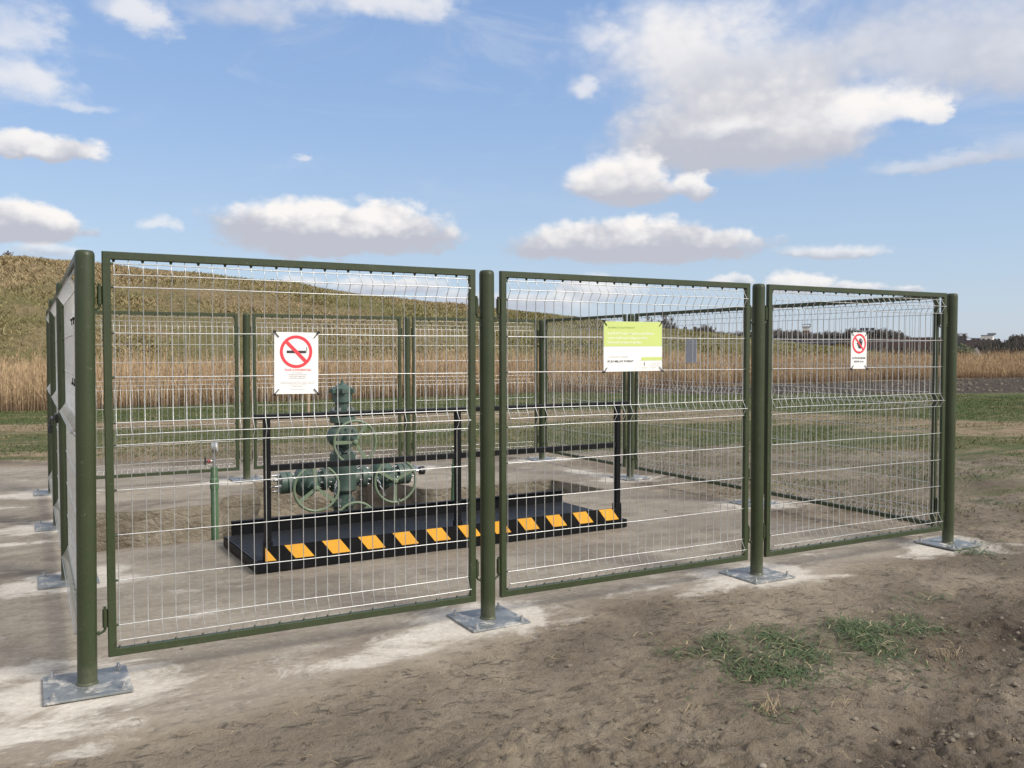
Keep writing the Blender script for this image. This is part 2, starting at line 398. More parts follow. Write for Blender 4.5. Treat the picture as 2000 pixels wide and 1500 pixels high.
M_PALEINK = mat('sign_pale_ink', None, (.52, .52, .50), .5)
M_OLIVEINK = mat('sign_olive_ink', None, (.22, .28, .07), .5)
M_WHITEINK = mat('sign_white_ink', None, (.86, .87, .80), .5)
M_SIGNBACK = varied('sign_back_grey', (.42, .44, .49), (.37, .39, .44), 3, .5, bs=.0)
M_TIE = mat('black_nylon', None, (.012, .012, .012), .45)
M_REDPLASTIC = mat('red_plastic', None, (.26, .022, .022), .5)
M_GLASS = mat('gauge_glass', None, (.75, .76, .76), .08)
M_DARKMETAL = varied('dark_metal', (.06, .06, .06), (.10, .10, .10), 20, .4, .7)

# ------------------------------------------------------------------ ground, slab, pit
PX = [0.0, 2.077, 4.153, 6.214]; PY = [0.0, 2.139, 4.243, 6.353]
POSTS = [(PX[0], PY[0]), (PX[1], PY[0]), (PX[2], PY[0]), (PX[3], PY[0]), (PX[3], PY[1]), (PX[3], PY[2]), (PX[3], PY[3]),
         (PX[2], PY[3]), (PX[1], PY[3]), (PX[0], PY[3]), (PX[0], PY[2]), (PX[0], PY[1])]
SLAB = [(-3.2, -1.2), (-1.2, -1.05), (-.33, -.98), (.37, -.90), (.83, -.86), (1.2, -.72), (1.56, -.70), (2.2, -.46), (2.97, -.28), (3.56, -.29), (3.94, -.42),
        (4.4, -.55), (5.1, -.33), (5.67, -.36), (6.1, -.42), (6.42, -.1), (6.3, .5), (5.95, 1.55), (6.5, 2.05), (6.1, 2.7), (6.05, 3.8), (6.5, 4.3), (6.5, 5.7), (6.65, 6.6),
        (5.2, 6.9), (3.6, 7.5), (1.55, 8.4), (-.26, 9.4), (-3.5, 10.6), (-6, 10.2), (-5.5, 4)]
PIT = [(.1, 2.97), (.55, 3.03), (1.12, 2.99), (1.22, 3.06), (2.4, 3.02), (3.6, 3.05), (4.45, 3.08), (4.66, 3.58), (5.42, 3.66), (5.28, 4.53), (4.7, 4.52), (3.75, 4.55), (3.62, 4.68), (3.46, 6.02),
       (2.1, 6.1), (2.03, 5.62), (1.98, 5.26), (1.58, 5.16), (1.46, 4.76), (.85, 4.66), (.12, 4.86)]
def refine(poly, step, amp, seed):
    r = np.random.default_rng(seed); out = []
    for i in range(len(poly)):
        a = np.array(poly[i]); b = np.array(poly[(i+1) % len(poly)]); k = max(1, int(np.linalg.norm(b-a)/step))
        for j in range(k): out.append(a+(b-a)*j/k+r.normal(0, amp, 2))
    return [tuple(q) for q in out]
PITR = refine(PIT, .09, .009, 5)

# soil, grass and ploughed strips, as zones in the ground plane
GRASS1 = [(-60, 26), (-60, 18), (-.3, 16.8), (2.6, 16), (8, 15.9), (12.3, 15.2), (15.9, 13.2), (18.1, 7.6), (30, 1), (70, -12), (90, -5), (45, 10), (31, 15.7), (21, 20), (16, 25)]
GRASS2 = [(-60, 16), (-8, 15.4), (-.3, 15), (3, 14.2), (9.7, 12.0), (14, 10.0), (14.8, 5.4), (24, -1), (40, -10), (36, -14), (12.4, 3.4), (9.5, 6.3), (7.2, 6.7), (1.9, 10.6), (-.3, 10.1), (-8, 11.4), (-60, 14)]
PLOUGH = [(16, 24.5), (21, 19.8), (31, 15.5), (45, 9.8), (90, -6), (120, 10), (110, 40), (49, 27.2), (31, 26.2)]
FRONTGRASS = [(2.6, -1.0), (3.0, -.88), (3.6, -.95), (4.1, -1.2), (4.2, -1.45), (3.6, -1.6), (2.9, -1.6), (2.6, -1.4)]

def axis(lo, mid0, mid1, hi, fine, growth, second=None):
    a = list(np.arange(mid0, mid1, fine)); s = fine
    while a[-1] < hi: s *= growth; a.append(a[-1]+s)
    b = [mid0]; s = fine
    while b[-1] > lo: s *= growth; b.append(b[-1]-s)
    return np.array(b[1:][::-1]+a)
gx = axis(-2500, -1.0, 6.0, 4000, .019, 1.040); gy = axis(-60, -3.4, .6, 4000, .019, 1.028)
GX, GY = np.meshgrid(gx, gy); nx, ny = len(gx), len(gy)
x = GX.ravel(); y = GY.ravel()
dcam = np.hypot(x-CAM[0], y-CAM[1])
sd = sdist(x, y, SLAB)
near = np.clip(1-(dcam-4)/25, 0, 1)
rough = fbm(x, y, .9, 3)*.05 + fbm(x+31, y, 3.2, 3)*.013 + fbm(x, y+50, 11, 4, .68)*.016
clod = np.maximum(0, fbm(x+5, y+8, 24, 3, .65)-.10)*.055*np.clip((fbm(x, y, .7, 2)+.35)*2, .15, 1)
rough = rough*(.35+.65*near) + clod*near
# tyre-churned soil at the right front and bottom right
churn = np.exp(-(((x-4.9)/.75)**2+((y+1.75)/.30)**2)) + .8*np.exp(-(((x-2.9)/1.3)**2+((y+2.35)/.32)**2)) + .5*np.exp(-(((x-8)/1.6)**2+((y-2.2)/1.2)**2))
def rut(ax, ay, bx, by, dep):
    L = math.hypot(bx-ax, by-ay); ux, uy = (bx-ax)/L, (by-ay)/L; t_ = (x-ax)*ux+(y-ay)*uy; s_ = -(x-ax)*uy+(y-ay)*ux+.05*np.sin(t_*1.3)
    w_ = np.clip(t_/.5, 0, 1)*np.clip((L-t_)/.5, 0, 1)
    return w_*(-dep*np.exp(-(s_/.11)**4)+dep*.35*np.exp(-((np.abs(s_)-.17)/.05)**2)*(.6+1.2*fbm(x, y, 9, 3))+.007*np.sin(t_*2*PI/.085+s_*16)*np.exp(-(s_/.10)**4)), w_*np.exp(-(s_/.16)**2)
ruts = [rut(1.4, -2.55, 6.8, -1.05, .012), rut(3.0, -2.9, 8.5, -1.9, .010), rut(6.2, -1.6, 10.5, 3.0, .016)]
rough += sum(r_[0] for r_ in ruts)*np.clip((-sd-.35)/.4, 0, 1)
rough += churn*(fbm(x, y, 13, 4, .65)*.026 + np.maximum(0, fbm(x+3, y, 20, 3)-.1)*.04)
edge = np.clip((sd+.55+fbm(x, y, 2.2, 4)*.34+.02)/.38, -1, 1)            # +1 well under the slab, -1 outside
z = np.where(edge > 0, -.035*edge, .020*(-edge)) + rough*np.clip(-edge*1.0+.35, 0, 1)
far = np.clip((dcam-30)/60, 0, 1); z = z*(1-far)
z = np.where((y > 23.5), np.minimum(z, .02), z)
idx = np.arange(nx*ny).reshape(ny, nx)
Fq = np.stack([idx[:-1, :-1], idx[:-1, 1:], idx[1:, 1:], idx[1:, :-1]], -1).reshape(-1, 4)
cx = x[Fq].mean(1); cy = y[Fq].mean(1)
keep = sdist(cx, cy, PIT) < -.15
keep &= ~((sdist(cx, cy, SLAB) > .9))
Fq = Fq[keep]
def zone(poly, w): return np.clip(sdist(x, y, poly)/w*.5+.5, 0, 1)
at_g1 = zone(GRASS1, 1.0); at_g2 = zone(GRASS2, 1.3); at_pl = zone(PLOUGH, 1.2); at_fg = zone(FRONTGRASS, .5)
damp = np.clip(.5*ruts[0][1]+.4*ruts[1][1]+.4*ruts[2][1]+np.exp(-(((x-5.0)/.8)**2+((y+1.55)/.33)**2))+np.exp(-(((x-6.6)/1.6)**2+((y-.9)/.8)**2))*.4+np.exp(-(((x-3.0)/1.2)**2+((y+2.5)/.3)**2))*.6, 0, 1)
bare = np.clip((9.5-np.hypot(x-5, y-2))/3.0, 0, 1)

def soilcolor(t, p):
    big = t.noise(p, .8, 6, .65); mid = t.noise(p, 3.4, 8, .68); fine = t.noise(p, 24, 7, .72); gr = t.noise(p, 130, 4, .7); cr = t.noise(t.scale(p, (1, 1.6, 1)), 8.5, 8, .74, .8)
    s = t.mix(t.rng(big, .40, .61), (.170, .137, .098), (.318, .266, .198))
    s = t.mix(t.math('MULTIPLY', t.rng(mid, .44, .66), .7), s, (.182, .146, .105))
    s = t.mix(t.math('MULTIPLY', t.rng(cr, .53, .62), .8), s, (.062, .050, .038))  # shade of crevices and small bumps put into the soil colour by noise
    s = t.mix(t.math('MULTIPLY', t.rng(fine, .52, .70), .38), s, (.110, .093, .072))
    s = t.mix(t.math('MULTIPLY', t.rng(fine, .46, .30), .5), s, (.30, .262, .208))
    return t.mix(t.math('MULTIPLY', t.rng(gr, .62, .74), .45), s, (.40, .345, .28))
def _ground(t, b):
    p = geopos(t)
    g1, g2, pl, fg, dm, br = (t.attr(k) for k in ('grass_a', 'grass_b', 'plough', 'tuft', 'damp', 'bare'))
    big = t.noise(p, .55, 5, .6); mid = t.noise(p, 2.6, 6, .62); fine = t.noise(p, 21, 6, .7); gr = t.noise(p, 110, 4, .7)
    soil = soilcolor(t, p)
    soil = t.mix(t.math('MULTIPLY', dm, t.rng(mid, .3, .6, .35, .85)), soil, (.070, .052, .042))
    dry = t.mix(t.rng(mid, .38, .64), (.225, .165, .102), (.34, .265, .175))
    dry = t.mix(t.math('MULTIPLY', t.rng(fine, .5, .7), .5), dry, (.135, .105, .066))
    base = t.mix(br, dry, soil)
    grass = t.mix(t.rng(fine, .35, .65), (.046, .072, .022), (.088, .116, .040))
    grass = t.mix(t.math('MULTIPLY', t.rng(big, .5, .66), .6), grass, (.175, .150, .078))
    stretchn = t.noise(t.scale(p, (.35, 1.2, 1)), 1.3, 6, .65)
    a1 = t.rng(t.math('ADD', g1, t.math('MULTIPLY', t.math('SUBTRACT', stretchn, .5), 1.3)), .34, .66)
    a2 = t.rng(t.math('ADD', t.math('MULTIPLY', g2, .92), t.math('MULTIPLY', t.math('SUBTRACT', stretchn, .5), 2.4)), .44, .74)
    patch = t.rng(t.noise(t.scale(p, (.5, 1.3, 1)), 1.9, 9, .72), .48, .62)
    base = t.mix(t.math('MULTIPLY', t.math('MULTIPLY', patch, .72), t.rng(t.xyz(p)[0], 6.5, 9.5)), base, grass)
    grass = t.mix(t.math('MULTIPLY', t.rng(t.noise(t.scale(p, (.5, 1.3, 1)), 2.7, 9, .72), .53, .66), .75), grass, dry)
    base = t.mix(t.math('MULTIPLY', a1, .95), base, grass); base = t.mix(t.math('MULTIPLY', a2, .85), base, grass)
    a3 = t.rng(t.math('ADD', pl, t.math('MULTIPLY', t.math('SUBTRACT', mid, .5), .8)), .4, .6)
    plc = t.mix(t.rng(t.noise(p, 4.5, 7, .75), .40, .60), (.040, .032, .026), (.088, .070, .055))
    base = t.mix(a3, base, plc)
    a4 = t.math('MULTIPLY', t.rng(t.math('ADD', fg, t.math('MULTIPLY', t.math('SUBTRACT', mid, .5), 1.6)), .45, .8), .22)
    base = t.mix(a4, base, (.080, .088, .045))
    t.put(b.inputs['Base Color'], base); b.inputs['Specular IOR Level'].default_value = .15
    bump(t, b, t.math('ADD', t.math('MULTIPLY', fine, .8), t.math('MULTIPLY', gr, .35)), 0.9, .04)
M_GROUND = mat('soil_and_grass', _ground, rough=.95)
gobj = fast_mesh('ground', np.stack([x, y, z], 1), Fq, M_GROUND, dict(grass_a=at_g1, grass_b=at_g2, plough=at_pl, tuft=at_fg, damp=damp, bare=bare), smooth=True)
tag(gobj, kind='structure')
def ground_z(px, py):
    i = np.clip(np.searchsorted(gx, px)-1, 0, nx-2); j = np.clip(np.searchsorted(gy, py)-1, 0, ny-2)
    Z = z.reshape(ny, nx); fx = (px-gx[i])/(gx[i+1]-gx[i]); fy = (py-gy[j])/(gy[j+1]-gy[j])
    return (Z[j, i]*(1-fx)+Z[j, i+1]*fx)*(1-fy)+(Z[j+1, i]*(1-fx)+Z[j+1, i+1]*fx)*fy

# concrete slab with the pit cut out of it
pts = []
sx = np.arange(-5.8, 7.9, .07); sy = np.arange(-2.3, 11.2, .07)
SX, SY = np.meshgrid(sx, sy); qx = SX.ravel()+rng.normal(0, .012, SX.size); qy = SY.ravel()+rng.normal(0, .012, SX.size)
k = (sdist(qx, qy, SLAB) > -1.0) & (np.abs(sdist(qx, qy, PITR)) > .04) & (sdist(qx, qy, PITR) < 0)
pts = [Vector((a, b_)) for a, b_ in zip(qx[k], qy[k])]
np_ = len(PITR); allp = [Vector(q) for q in PITR]+pts
edges = [(i, (i+1) % np_) for i in range(np_)]
vo, eo, fo, _, _, _ = delaunay_2d_cdt(allp, edges, [], 0, 1e-6)
vo = np.array([(q.x, q.y) for q in vo]); fo = np.array([f for f in fo if len(f) == 3])
c = vo[fo].mean(1); kf = (sdist(c[:, 0], c[:, 1], PITR) < 0) & (sdist(c[:, 0], c[:, 1], SLAB) > -.95); fo = fo[kf]
vx, vy = vo[:, 0], vo[:, 1]
a = vo[fo]; area = (a[:, 1, 0]-a[:, 0, 0])*(a[:, 2, 1]-a[:, 0, 1])-(a[:, 1, 1]-a[:, 0, 1])*(a[:, 2, 0]-a[:, 0, 0])
fo[area < 0] = fo[area < 0][:, ::-1]
dust = np.zeros(len(vo))
for i, (qx_, qy_) in enumerate(POSTS):
    for (dx_, dy_, rx_, ry_, s_) in ((0, 0, .50, .38, 1.15), (-.42, -.05, .5, .22, .70), (.34, -.17, .38, .2, .62)):
        dust = np.maximum(dust, s_*np.exp(-((((vx-qx_-dx_)/rx_)**2+((vy-qy_-dy_)/ry_)**2))))
for (qx_, qy_, rx_, ry_, s_) in ((-.45, .35, .6, .18, 1.0), (-.25, -.45, .5, .22, .95), (.75, .45, .75, .12, .55), (-.1, -.75, .35, .12, .7), (1.25, -.28, .55, .14, .8), (.55, 1.5, .7, .12, .6), (1.0, 2.2, .7, .1, .45),
                                 (-.5, 2.0, .7, .12, 1.0), (-.7, 3.6, .8, .12, .9), (-.4, 4.3, .6, .12, .8), (-.6, 5.6, .9, .2, .6), (.5, .9, .5, .15, .45), (3.4, .1, .5, .12, .6), (4.9, .25, .5, .12, .5), (6.0, 4.9, .25, .8, .8), (5.6, 5.4, .3, .5, .5), (2.6, 6.5, .6, .1, .5)):
    dust = np.maximum(dust, s_*np.exp(-((((vx-qx_)/rx_)**2+((vy-qy_)/ry_)**2))))
soilm = np.clip(1-(sdist(vx, vy, SLAB)-.05)/.5, 0, 1.7)
soilm = np.maximum(soilm, .8*np.exp(-((sdist(vx, vy, PIT)/.10)**2)))
stain = np.clip(np.exp(-(((vx+.6)/.9)**2+((vy-4.7)/.35)**2)) + .9*np.exp(-(((vx-.8)/.7)**2+((vy-5.1)/.22)**2)) + .9*np.exp(-(((vx+.5)/.45)**2+((vy-2.5)/.22)**2)) + .4*np.exp(-(((vx-4.6)/.9)**2+((vy-1.2)/.5)**2)), 0, 1)
def _concrete(t, b):
    p = geopos(t); du, so_, st = t.attr('dust'), t.attr('soil'), t.attr('stain')
    ps = t.scale(p, (.72, 1.3, 1))
    big = t.noise(ps, 1.1, 6, .62); mid = t.noise(ps, 4.2, 9, .72); fine = t.noise(p, 32, 5, .7); str_ = t.noise(ps, 2.6, 11, .74, .6)
    c = t.mix(t.rng(big, .34, .66), (.258, .222, .172), (.355, .312, .252))
    c = t.mix(t.math('MULTIPLY', t.rng(mid, .47, .68), .65), c, (.185, .155, .122))
    c = t.mix(t.math('MULTIPLY', t.rng(fine, .52, .70), .35), c, (.21, .175, .14)); c = t.mix(t.math('MULTIPLY', t.rng(fine, .46, .32), .4), c, (.52, .47, .40)); spk = t.n.new('ShaderNodeTexVoronoi'); t.put(spk.inputs['Vector'], t.vmath('ADD', p, t.vmath('SCALE', t.noise(p, 30, 3, .6, out=1), None, .06))); spk.inputs['Scale'].default_value = 11; c = t.mix(t.math('MULTIPLY', t.math('MULTIPLY', t.rng(spk.outputs['Distance'], .13, .07), t.rng(big, .45, .6)), .8), c, (.10, .08, .062)); crk = t.noise(t.scale(p, (.5, 1.4, 1)), 6.5, 9, .75, 1.0); c = t.mix(t.math('MULTIPLY', t.rng(crk, .58, .68), .6), c, (.175, .142, .112))
    c = t.mix(t.math('MULTIPLY', t.rng(t.noise(ps, 1.7, 10, .74, .8), .52, .60), .55), c, (.178, .146, .112))
    c = t.mix(t.math('MULTIPLY', t.rng(t.noise(t.scale(ps, (1, 1, 1)), 2.3, 10, .76, 1.2), .56, .66), .38), c, (.50, .465, .415))
    c = t.mix(t.math('MULTIPLY', t.rng(t.noise(ps, 5.5, 10, .78, .5), .55, .62), .45), c, (.150, .124, .098))
    c = t.mix(t.math('MULTIPLY', st, t.rng(mid, .36, .56)), c, (.135, .110, .090))
    c = t.mix(t.rng(t.math('ADD', so_, t.math('MULTIPLY', t.math('SUBTRACT', str_, .5), 1.7)), .25, .85), c, soilcolor(t, p))
    d = t.rng(t.math('ADD', du, t.math('MULTIPLY', t.math('SUBTRACT', str_, .5), 2.3)), .40, .80, 0, 1, True)
    d = t.math('MULTIPLY', d, t.rng(mid, .25, .62, .95, .55))
    c = t.mix(d, c, t.mix(t.rng(fine, .35, .65), (.74, .69, .615), (.60, .55, .48)))
    t.put(b.inputs['Base Color'], c); b.inputs['Specular IOR Level'].default_value = .25
    sf = t.rng(so_, .5, 1.2); gh = t.math('ADD', t.math('MULTIPLY', t.noise(p, 21, 6, .7), .8), t.math('MULTIPLY', t.noise(p, 110, 4, .7), .35))
    ch = t.math('ADD', t.math('MULTIPLY', mid, .26), t.math('MULTIPLY', fine, .15))
    bump(t, b, t.math('ADD', t.math('MULTIPLY', gh, sf), t.math('MULTIPLY', ch, t.math('SUBTRACT', 1.0, sf))), .9, .04)
M_CONC = mat('dusty_concrete', _concrete, rough=.88)
vz = fbm(vx, vy, .8, 3)*.012
vz = vz-.09*np.clip((-sdist(vx, vy, SLAB)-.45)/.4, 0, 1)
vz = vz*np.clip(np.abs(sdist(vx, vy, PITR))/.2, 0, 1) + np.clip(-sdist(vx, vy, SLAB)/.4+.2, 0, 1)*(fbm(vx, vy, 3.2, 4)*.028+fbm(vx, vy, 9, 2)*.012)
slab = fast_mesh('concrete_slab', np.stack([vx, vy, vz], 1), fo, M_CONC, dict(dust=dust, soil=soilm, stain=stain), smooth=True)
tag(slab, kind='structure')
def _pitwall(t, b):
    p = geopos(t); x_, y_, z_ = t.xyz(p)
    n = t.noise(p, 3, 6, .65); f = t.noise(p, 22, 6, .7); lay = t.noise(t.scale(p, (1, 1, 4)), 3, 5, .6)
    v = t.n.new('ShaderNodeTexVoronoi'); v.feature = 'DISTANCE_TO_EDGE'; t.put(v.inputs['Vector'], t.scale(p, (3.2, 3.2, 6))); v.inputs['Scale'].default_value = 1.0
    c = t.mix(t.rng(n, .36, .64), (.215, .182, .135), (.30, .262, .200))
    c = t.mix(t.math('MULTIPLY', t.rng(lay, .48, .66), .7), c, (.155, .125, .088))
    c = t.mix(t.math('MULTIPLY', t.rng(f, .5, .72), .45), c, (.36, .32, .26))
    c = t.mix(t.math('MULTIPLY', t.rng(v.outputs[0], 0, .035, 1, 0), .15), c, (.10, .08, .058))
    t.put(b.inputs['Base Color'], c); bump(t, b, t.math('ADD', t.math('ADD', n, f), t.math('MULTIPLY', t.rng(v.outputs[0], 0, .08), .2)), .8, .04)
M_PITW = mat('pit_masonry', _pitwall, rough=.95)
PD = .85; levels = 12; V = []; Fp = []
ctr = np.array([2.7, 4.0])
for j in range(levels+1):
    zz = -PD*j/levels
    for i, q in enumerate(PITR):
        q = np.array(q); s_ = 1.0
        dn = 0 if j == 0 else .025*math.sin(i*1.7+j*2.3)+.02*math.sin(i*.53+j*1.1)
        d_ = (q-ctr)/np.linalg.norm(q-ctr); q = q+d_*dn*(-1 if j > 8 else 1)
        V.append((q[0], q[1], zz+(0.0015 if j == 0 else 0)))
for j in range(levels):
    for i in range(np_):
        a_ = j*np_+i; b_ = j*np_+(i+1) % np_
        Fp.append((a_, a_+np_, b_+np_, b_))
pw = fast_mesh('pit_wall', np.array(V), np.array(Fp), M_PITW, smooth=True); tag(pw, kind='structure')
fx_, fy_ = np.meshgrid(np.arange(-.3, 5.9, .08), np.arange(2.6, 6.6, .08)); ii = np.arange(fx_.size).reshape(fx_.shape)
zf = -PD+.06+fbm(fx_, fy_, 1.5, 4)*.16+fbm(fx_, fy_, 8, 3)*.05 + .32*np.clip((1.1-fx_)/1.0, 0, 1)
pf = fast_mesh('pit_floor', np.stack([fx_.ravel(), fy_.ravel(), zf.ravel()], 1), np.stack([ii[:-1, :-1], ii[:-1, 1:], ii[1:, 1:], ii[1:, :-1]], -1).reshape(-1, 4), M_GROUND,
               dict(bare=np.ones(fx_.size), grass_a=np.zeros(fx_.size), grass_b=np.zeros(fx_.size), plough=np.zeros(fx_.size), tuft=np.zeros(fx_.size), damp=np.full(fx_.size, .3)), smooth=True)
tag(pf, kind='structure')

# ------------------------------------------------------------------ grassy mound
RU = [(-60, 520), (0, 499), (60, 501), (100, 508), (145, 512), (220, 519), (350, 530), (430, 538), (560, 552), (700, 572), (800, 584), (880, 592), (1000, 608), (1100, 622), (1200, 634), (1300, 645), (1400, 656), (1500, 676), (1580, 688), (1650, 697)]
RIDGE_Y = 56.0
rxs, rhs = [], []
for u, v in RU:
    d = ray(u, v); tt = (RIDGE_Y-CAM[1])/d[1]; q = CAM+d*tt; rxs.append(q[0]); rhs.append(q[2])
def hill_h(x_, y_):
    H = np.interp(x_, [-90, -30]+rxs+[95], [4.5, 7.2]+rhs+[-.4])
    y0 = 28.5+.02*np.abs(x_)
    s_ = np.clip((y_-y0)/(RIDGE_Y-y0), 0, 1.0); s_ = np.where(s_ < 1, 1-(1-s_)**1.55, 1)
    back = np.clip((y_-RIDGE_Y-8)/40, 0, 1)
    return H*s_*(1-back*back)-.12
hx = np.arange(-70, 96, .55); hy = np.concatenate([np.arange(27.5, 60, .5), np.arange(60, 120, 2.5)])
HX, HY = np.meshgrid(hx, hy); hz_ = hill_h(HX, HY)
msk = np.clip((HY-28.5)/3, 0, 1)
hz_ = hz_ + msk*(fbm(HX, HY, .16, 3)*.30 + fbm(HX, HY, .7, 3)*.12 + np.abs(fbm(HX, HY, 1.6, 2))*.08)*np.clip(hz_+.4, 0, 1)
ii = np.arange(HX.size).reshape(HX.shape)
HF = np.stack([ii[:-1, :-1], ii[:-1, 1:], ii[1:, 1:], ii[1:, :-1]], -1).reshape(-1, 4)
HGREEN = .5+fbm(HX, HY, .055, 4)*1.0+.25*np.clip((HX-5)/25, -1, 1)
def hillcolor(t, p, pf_=0):
    n = t.noise(t.scale(p, (.6, 1, 1)), .16, 6, .62); n2 = t.noise(p, .8, 6, .68); n3 = t.noise(p, 3.5, 5, .7)
    x_, y_, z_ = t.xyz(p)
    gr = t.math('ADD', n, t.math('SUBTRACT', t.rng(x_, -5, 50, -.06, .15), t.math('MULTIPLY', t.rng(z_, 3.5, 6.5), .07)))
    c = t.mix(t.rng(t.math('ADD', gr, t.math('MULTIPLY', t.math('SUBTRACT', n2, .5), .7)), .36, .60), (.375, .285, .168), (.240, .220, .100))
    c = t.mix(t.math('MULTIPLY', t.rng(n3, .46, .66), .5), c, (.145, .135, .060))
    c = t.mix(t.math('MULTIPLY', t.rng(n2, .56, .70), .5), c, (.36, .285, .175))
    return c
def _hill(t, b):
    p = geopos(t); t.put(b.inputs['Base Color'], hillcolor(t, p)); b.inputs['Specular IOR Level'].default_value = .1
    bump(t, b, t.math('ADD', t.noise(p, 2.2, 6, .7), t.noise(p, 7, 4, .7)), 1.0, .35)
M_HILL = mat('mound_turf', _hill, rough=.95)
hill = fast_mesh('hill', np.stack([HX.ravel(), HY.ravel(), hz_.ravel()], 1), HF, M_HILL, smooth=True); tag(hill, kind='structure')

def blades(base, hgt, wid, lean, nseg_tint=None):
    """one triangle-pair blade per row of base; returns vertices, quads"""
    n = len(base); th = rng.uniform(0, 2*PI, n); dx = np.cos(th)*wid*.5; dy = np.sin(th)*wid*.5
    ph = rng.uniform(0, 2*PI, n); lx = np.cos(ph)*lean*hgt; ly = np.sin(ph)*lean*hgt
    V = np.zeros((n, 4, 3)); V[:, 0] = base+np.stack([-dx, -dy, 0*dx], 1); V[:, 1] = base+np.stack([dx, dy, 0*dx], 1)
    tip = base+np.stack([lx, ly, hgt], 1)
    V[:, 2] = tip+np.stack([dx, dy, 0*dx], 1)*.25; V[:, 3] = tip-np.stack([dx, dy, 0*dx], 1)*.25
    return V.reshape(-1, 3), np.arange(n*4).reshape(n, 4)
# tussocks on the slope of the mound
NC, NB = 42000, 10
cx_ = rng.uniform(-32, 82, NC); cy_ = 28.6+27.5*rng.random(NC)**1.25
kz = hill_h(cx_, cy_); kk = kz > .02; cx_, cy_ = cx_[kk], cy_[kk]; NC = len(cx_)
sz = rng.uniform(.6, 1.3, NC)*np.clip(1.0+2*fbm(cx_, cy_, .3, 2), .5, 1.6)
bx = np.repeat(cx_, NB)+rng.normal(0, .30, NC*NB); by = np.repeat(cy_, NB)+rng.normal(0, .30, NC*NB)
ih = np.clip(((bx-hx[0])/.55).astype(int), 0, len(hx)-2); jh = np.clip(np.searchsorted(hy, by)-1, 0, len(hy)-2)
gx_ = (bx-hx[ih])/(hx[ih+1]-hx[ih]); gy_ = (by-hy[jh])/(hy[jh+1]-hy[jh])
bz = (hz_[jh, ih]*(1-gx_)+hz_[jh, ih+1]*gx_)*(1-gy_)+(hz_[jh+1, ih]*(1-gx_)+hz_[jh+1, ih+1]*gx_)*gy_
hb = np.repeat(sz, NB)*rng.uniform(.05, .13, NC*NB)
Vb, Fb = blades(np.stack([bx, by, bz-.03], 1), hb, np.repeat(sz, NB)*rng.uniform(.025, .06, NC*NB), rng.uniform(.4, 1.8, NC*NB))
tint = np.repeat(np.repeat(rng.random(NC), NB)*.6+rng.random(NC*NB)*.4, 4)
def _tuss(t, b):
    p = geopos(t); c = hillcolor(t, p); ti = t.attr('tint')
    c = t.mix(t.math('MULTIPLY', t.rng(ti, .5, 1.0), .4), c, (.35, .285, .17)); c = t.mix(t.math('MULTIPLY', t.rng(ti, .45, 0), .4), c, (.140, .138, .055))
    t.put(b.inputs['Base Color'], c); b.inputs['Specular IOR Level'].default_value = .1
M_TUSS = mat('tussock_grass', _tuss, rough=.9)
tus = fast_mesh('tussock_grass', Vb, Fb, M_TUSS, dict(tint=tint)); tag(tus, 'rough tussocks of dry and green grass over the mound', 'grass', kind='stuff')

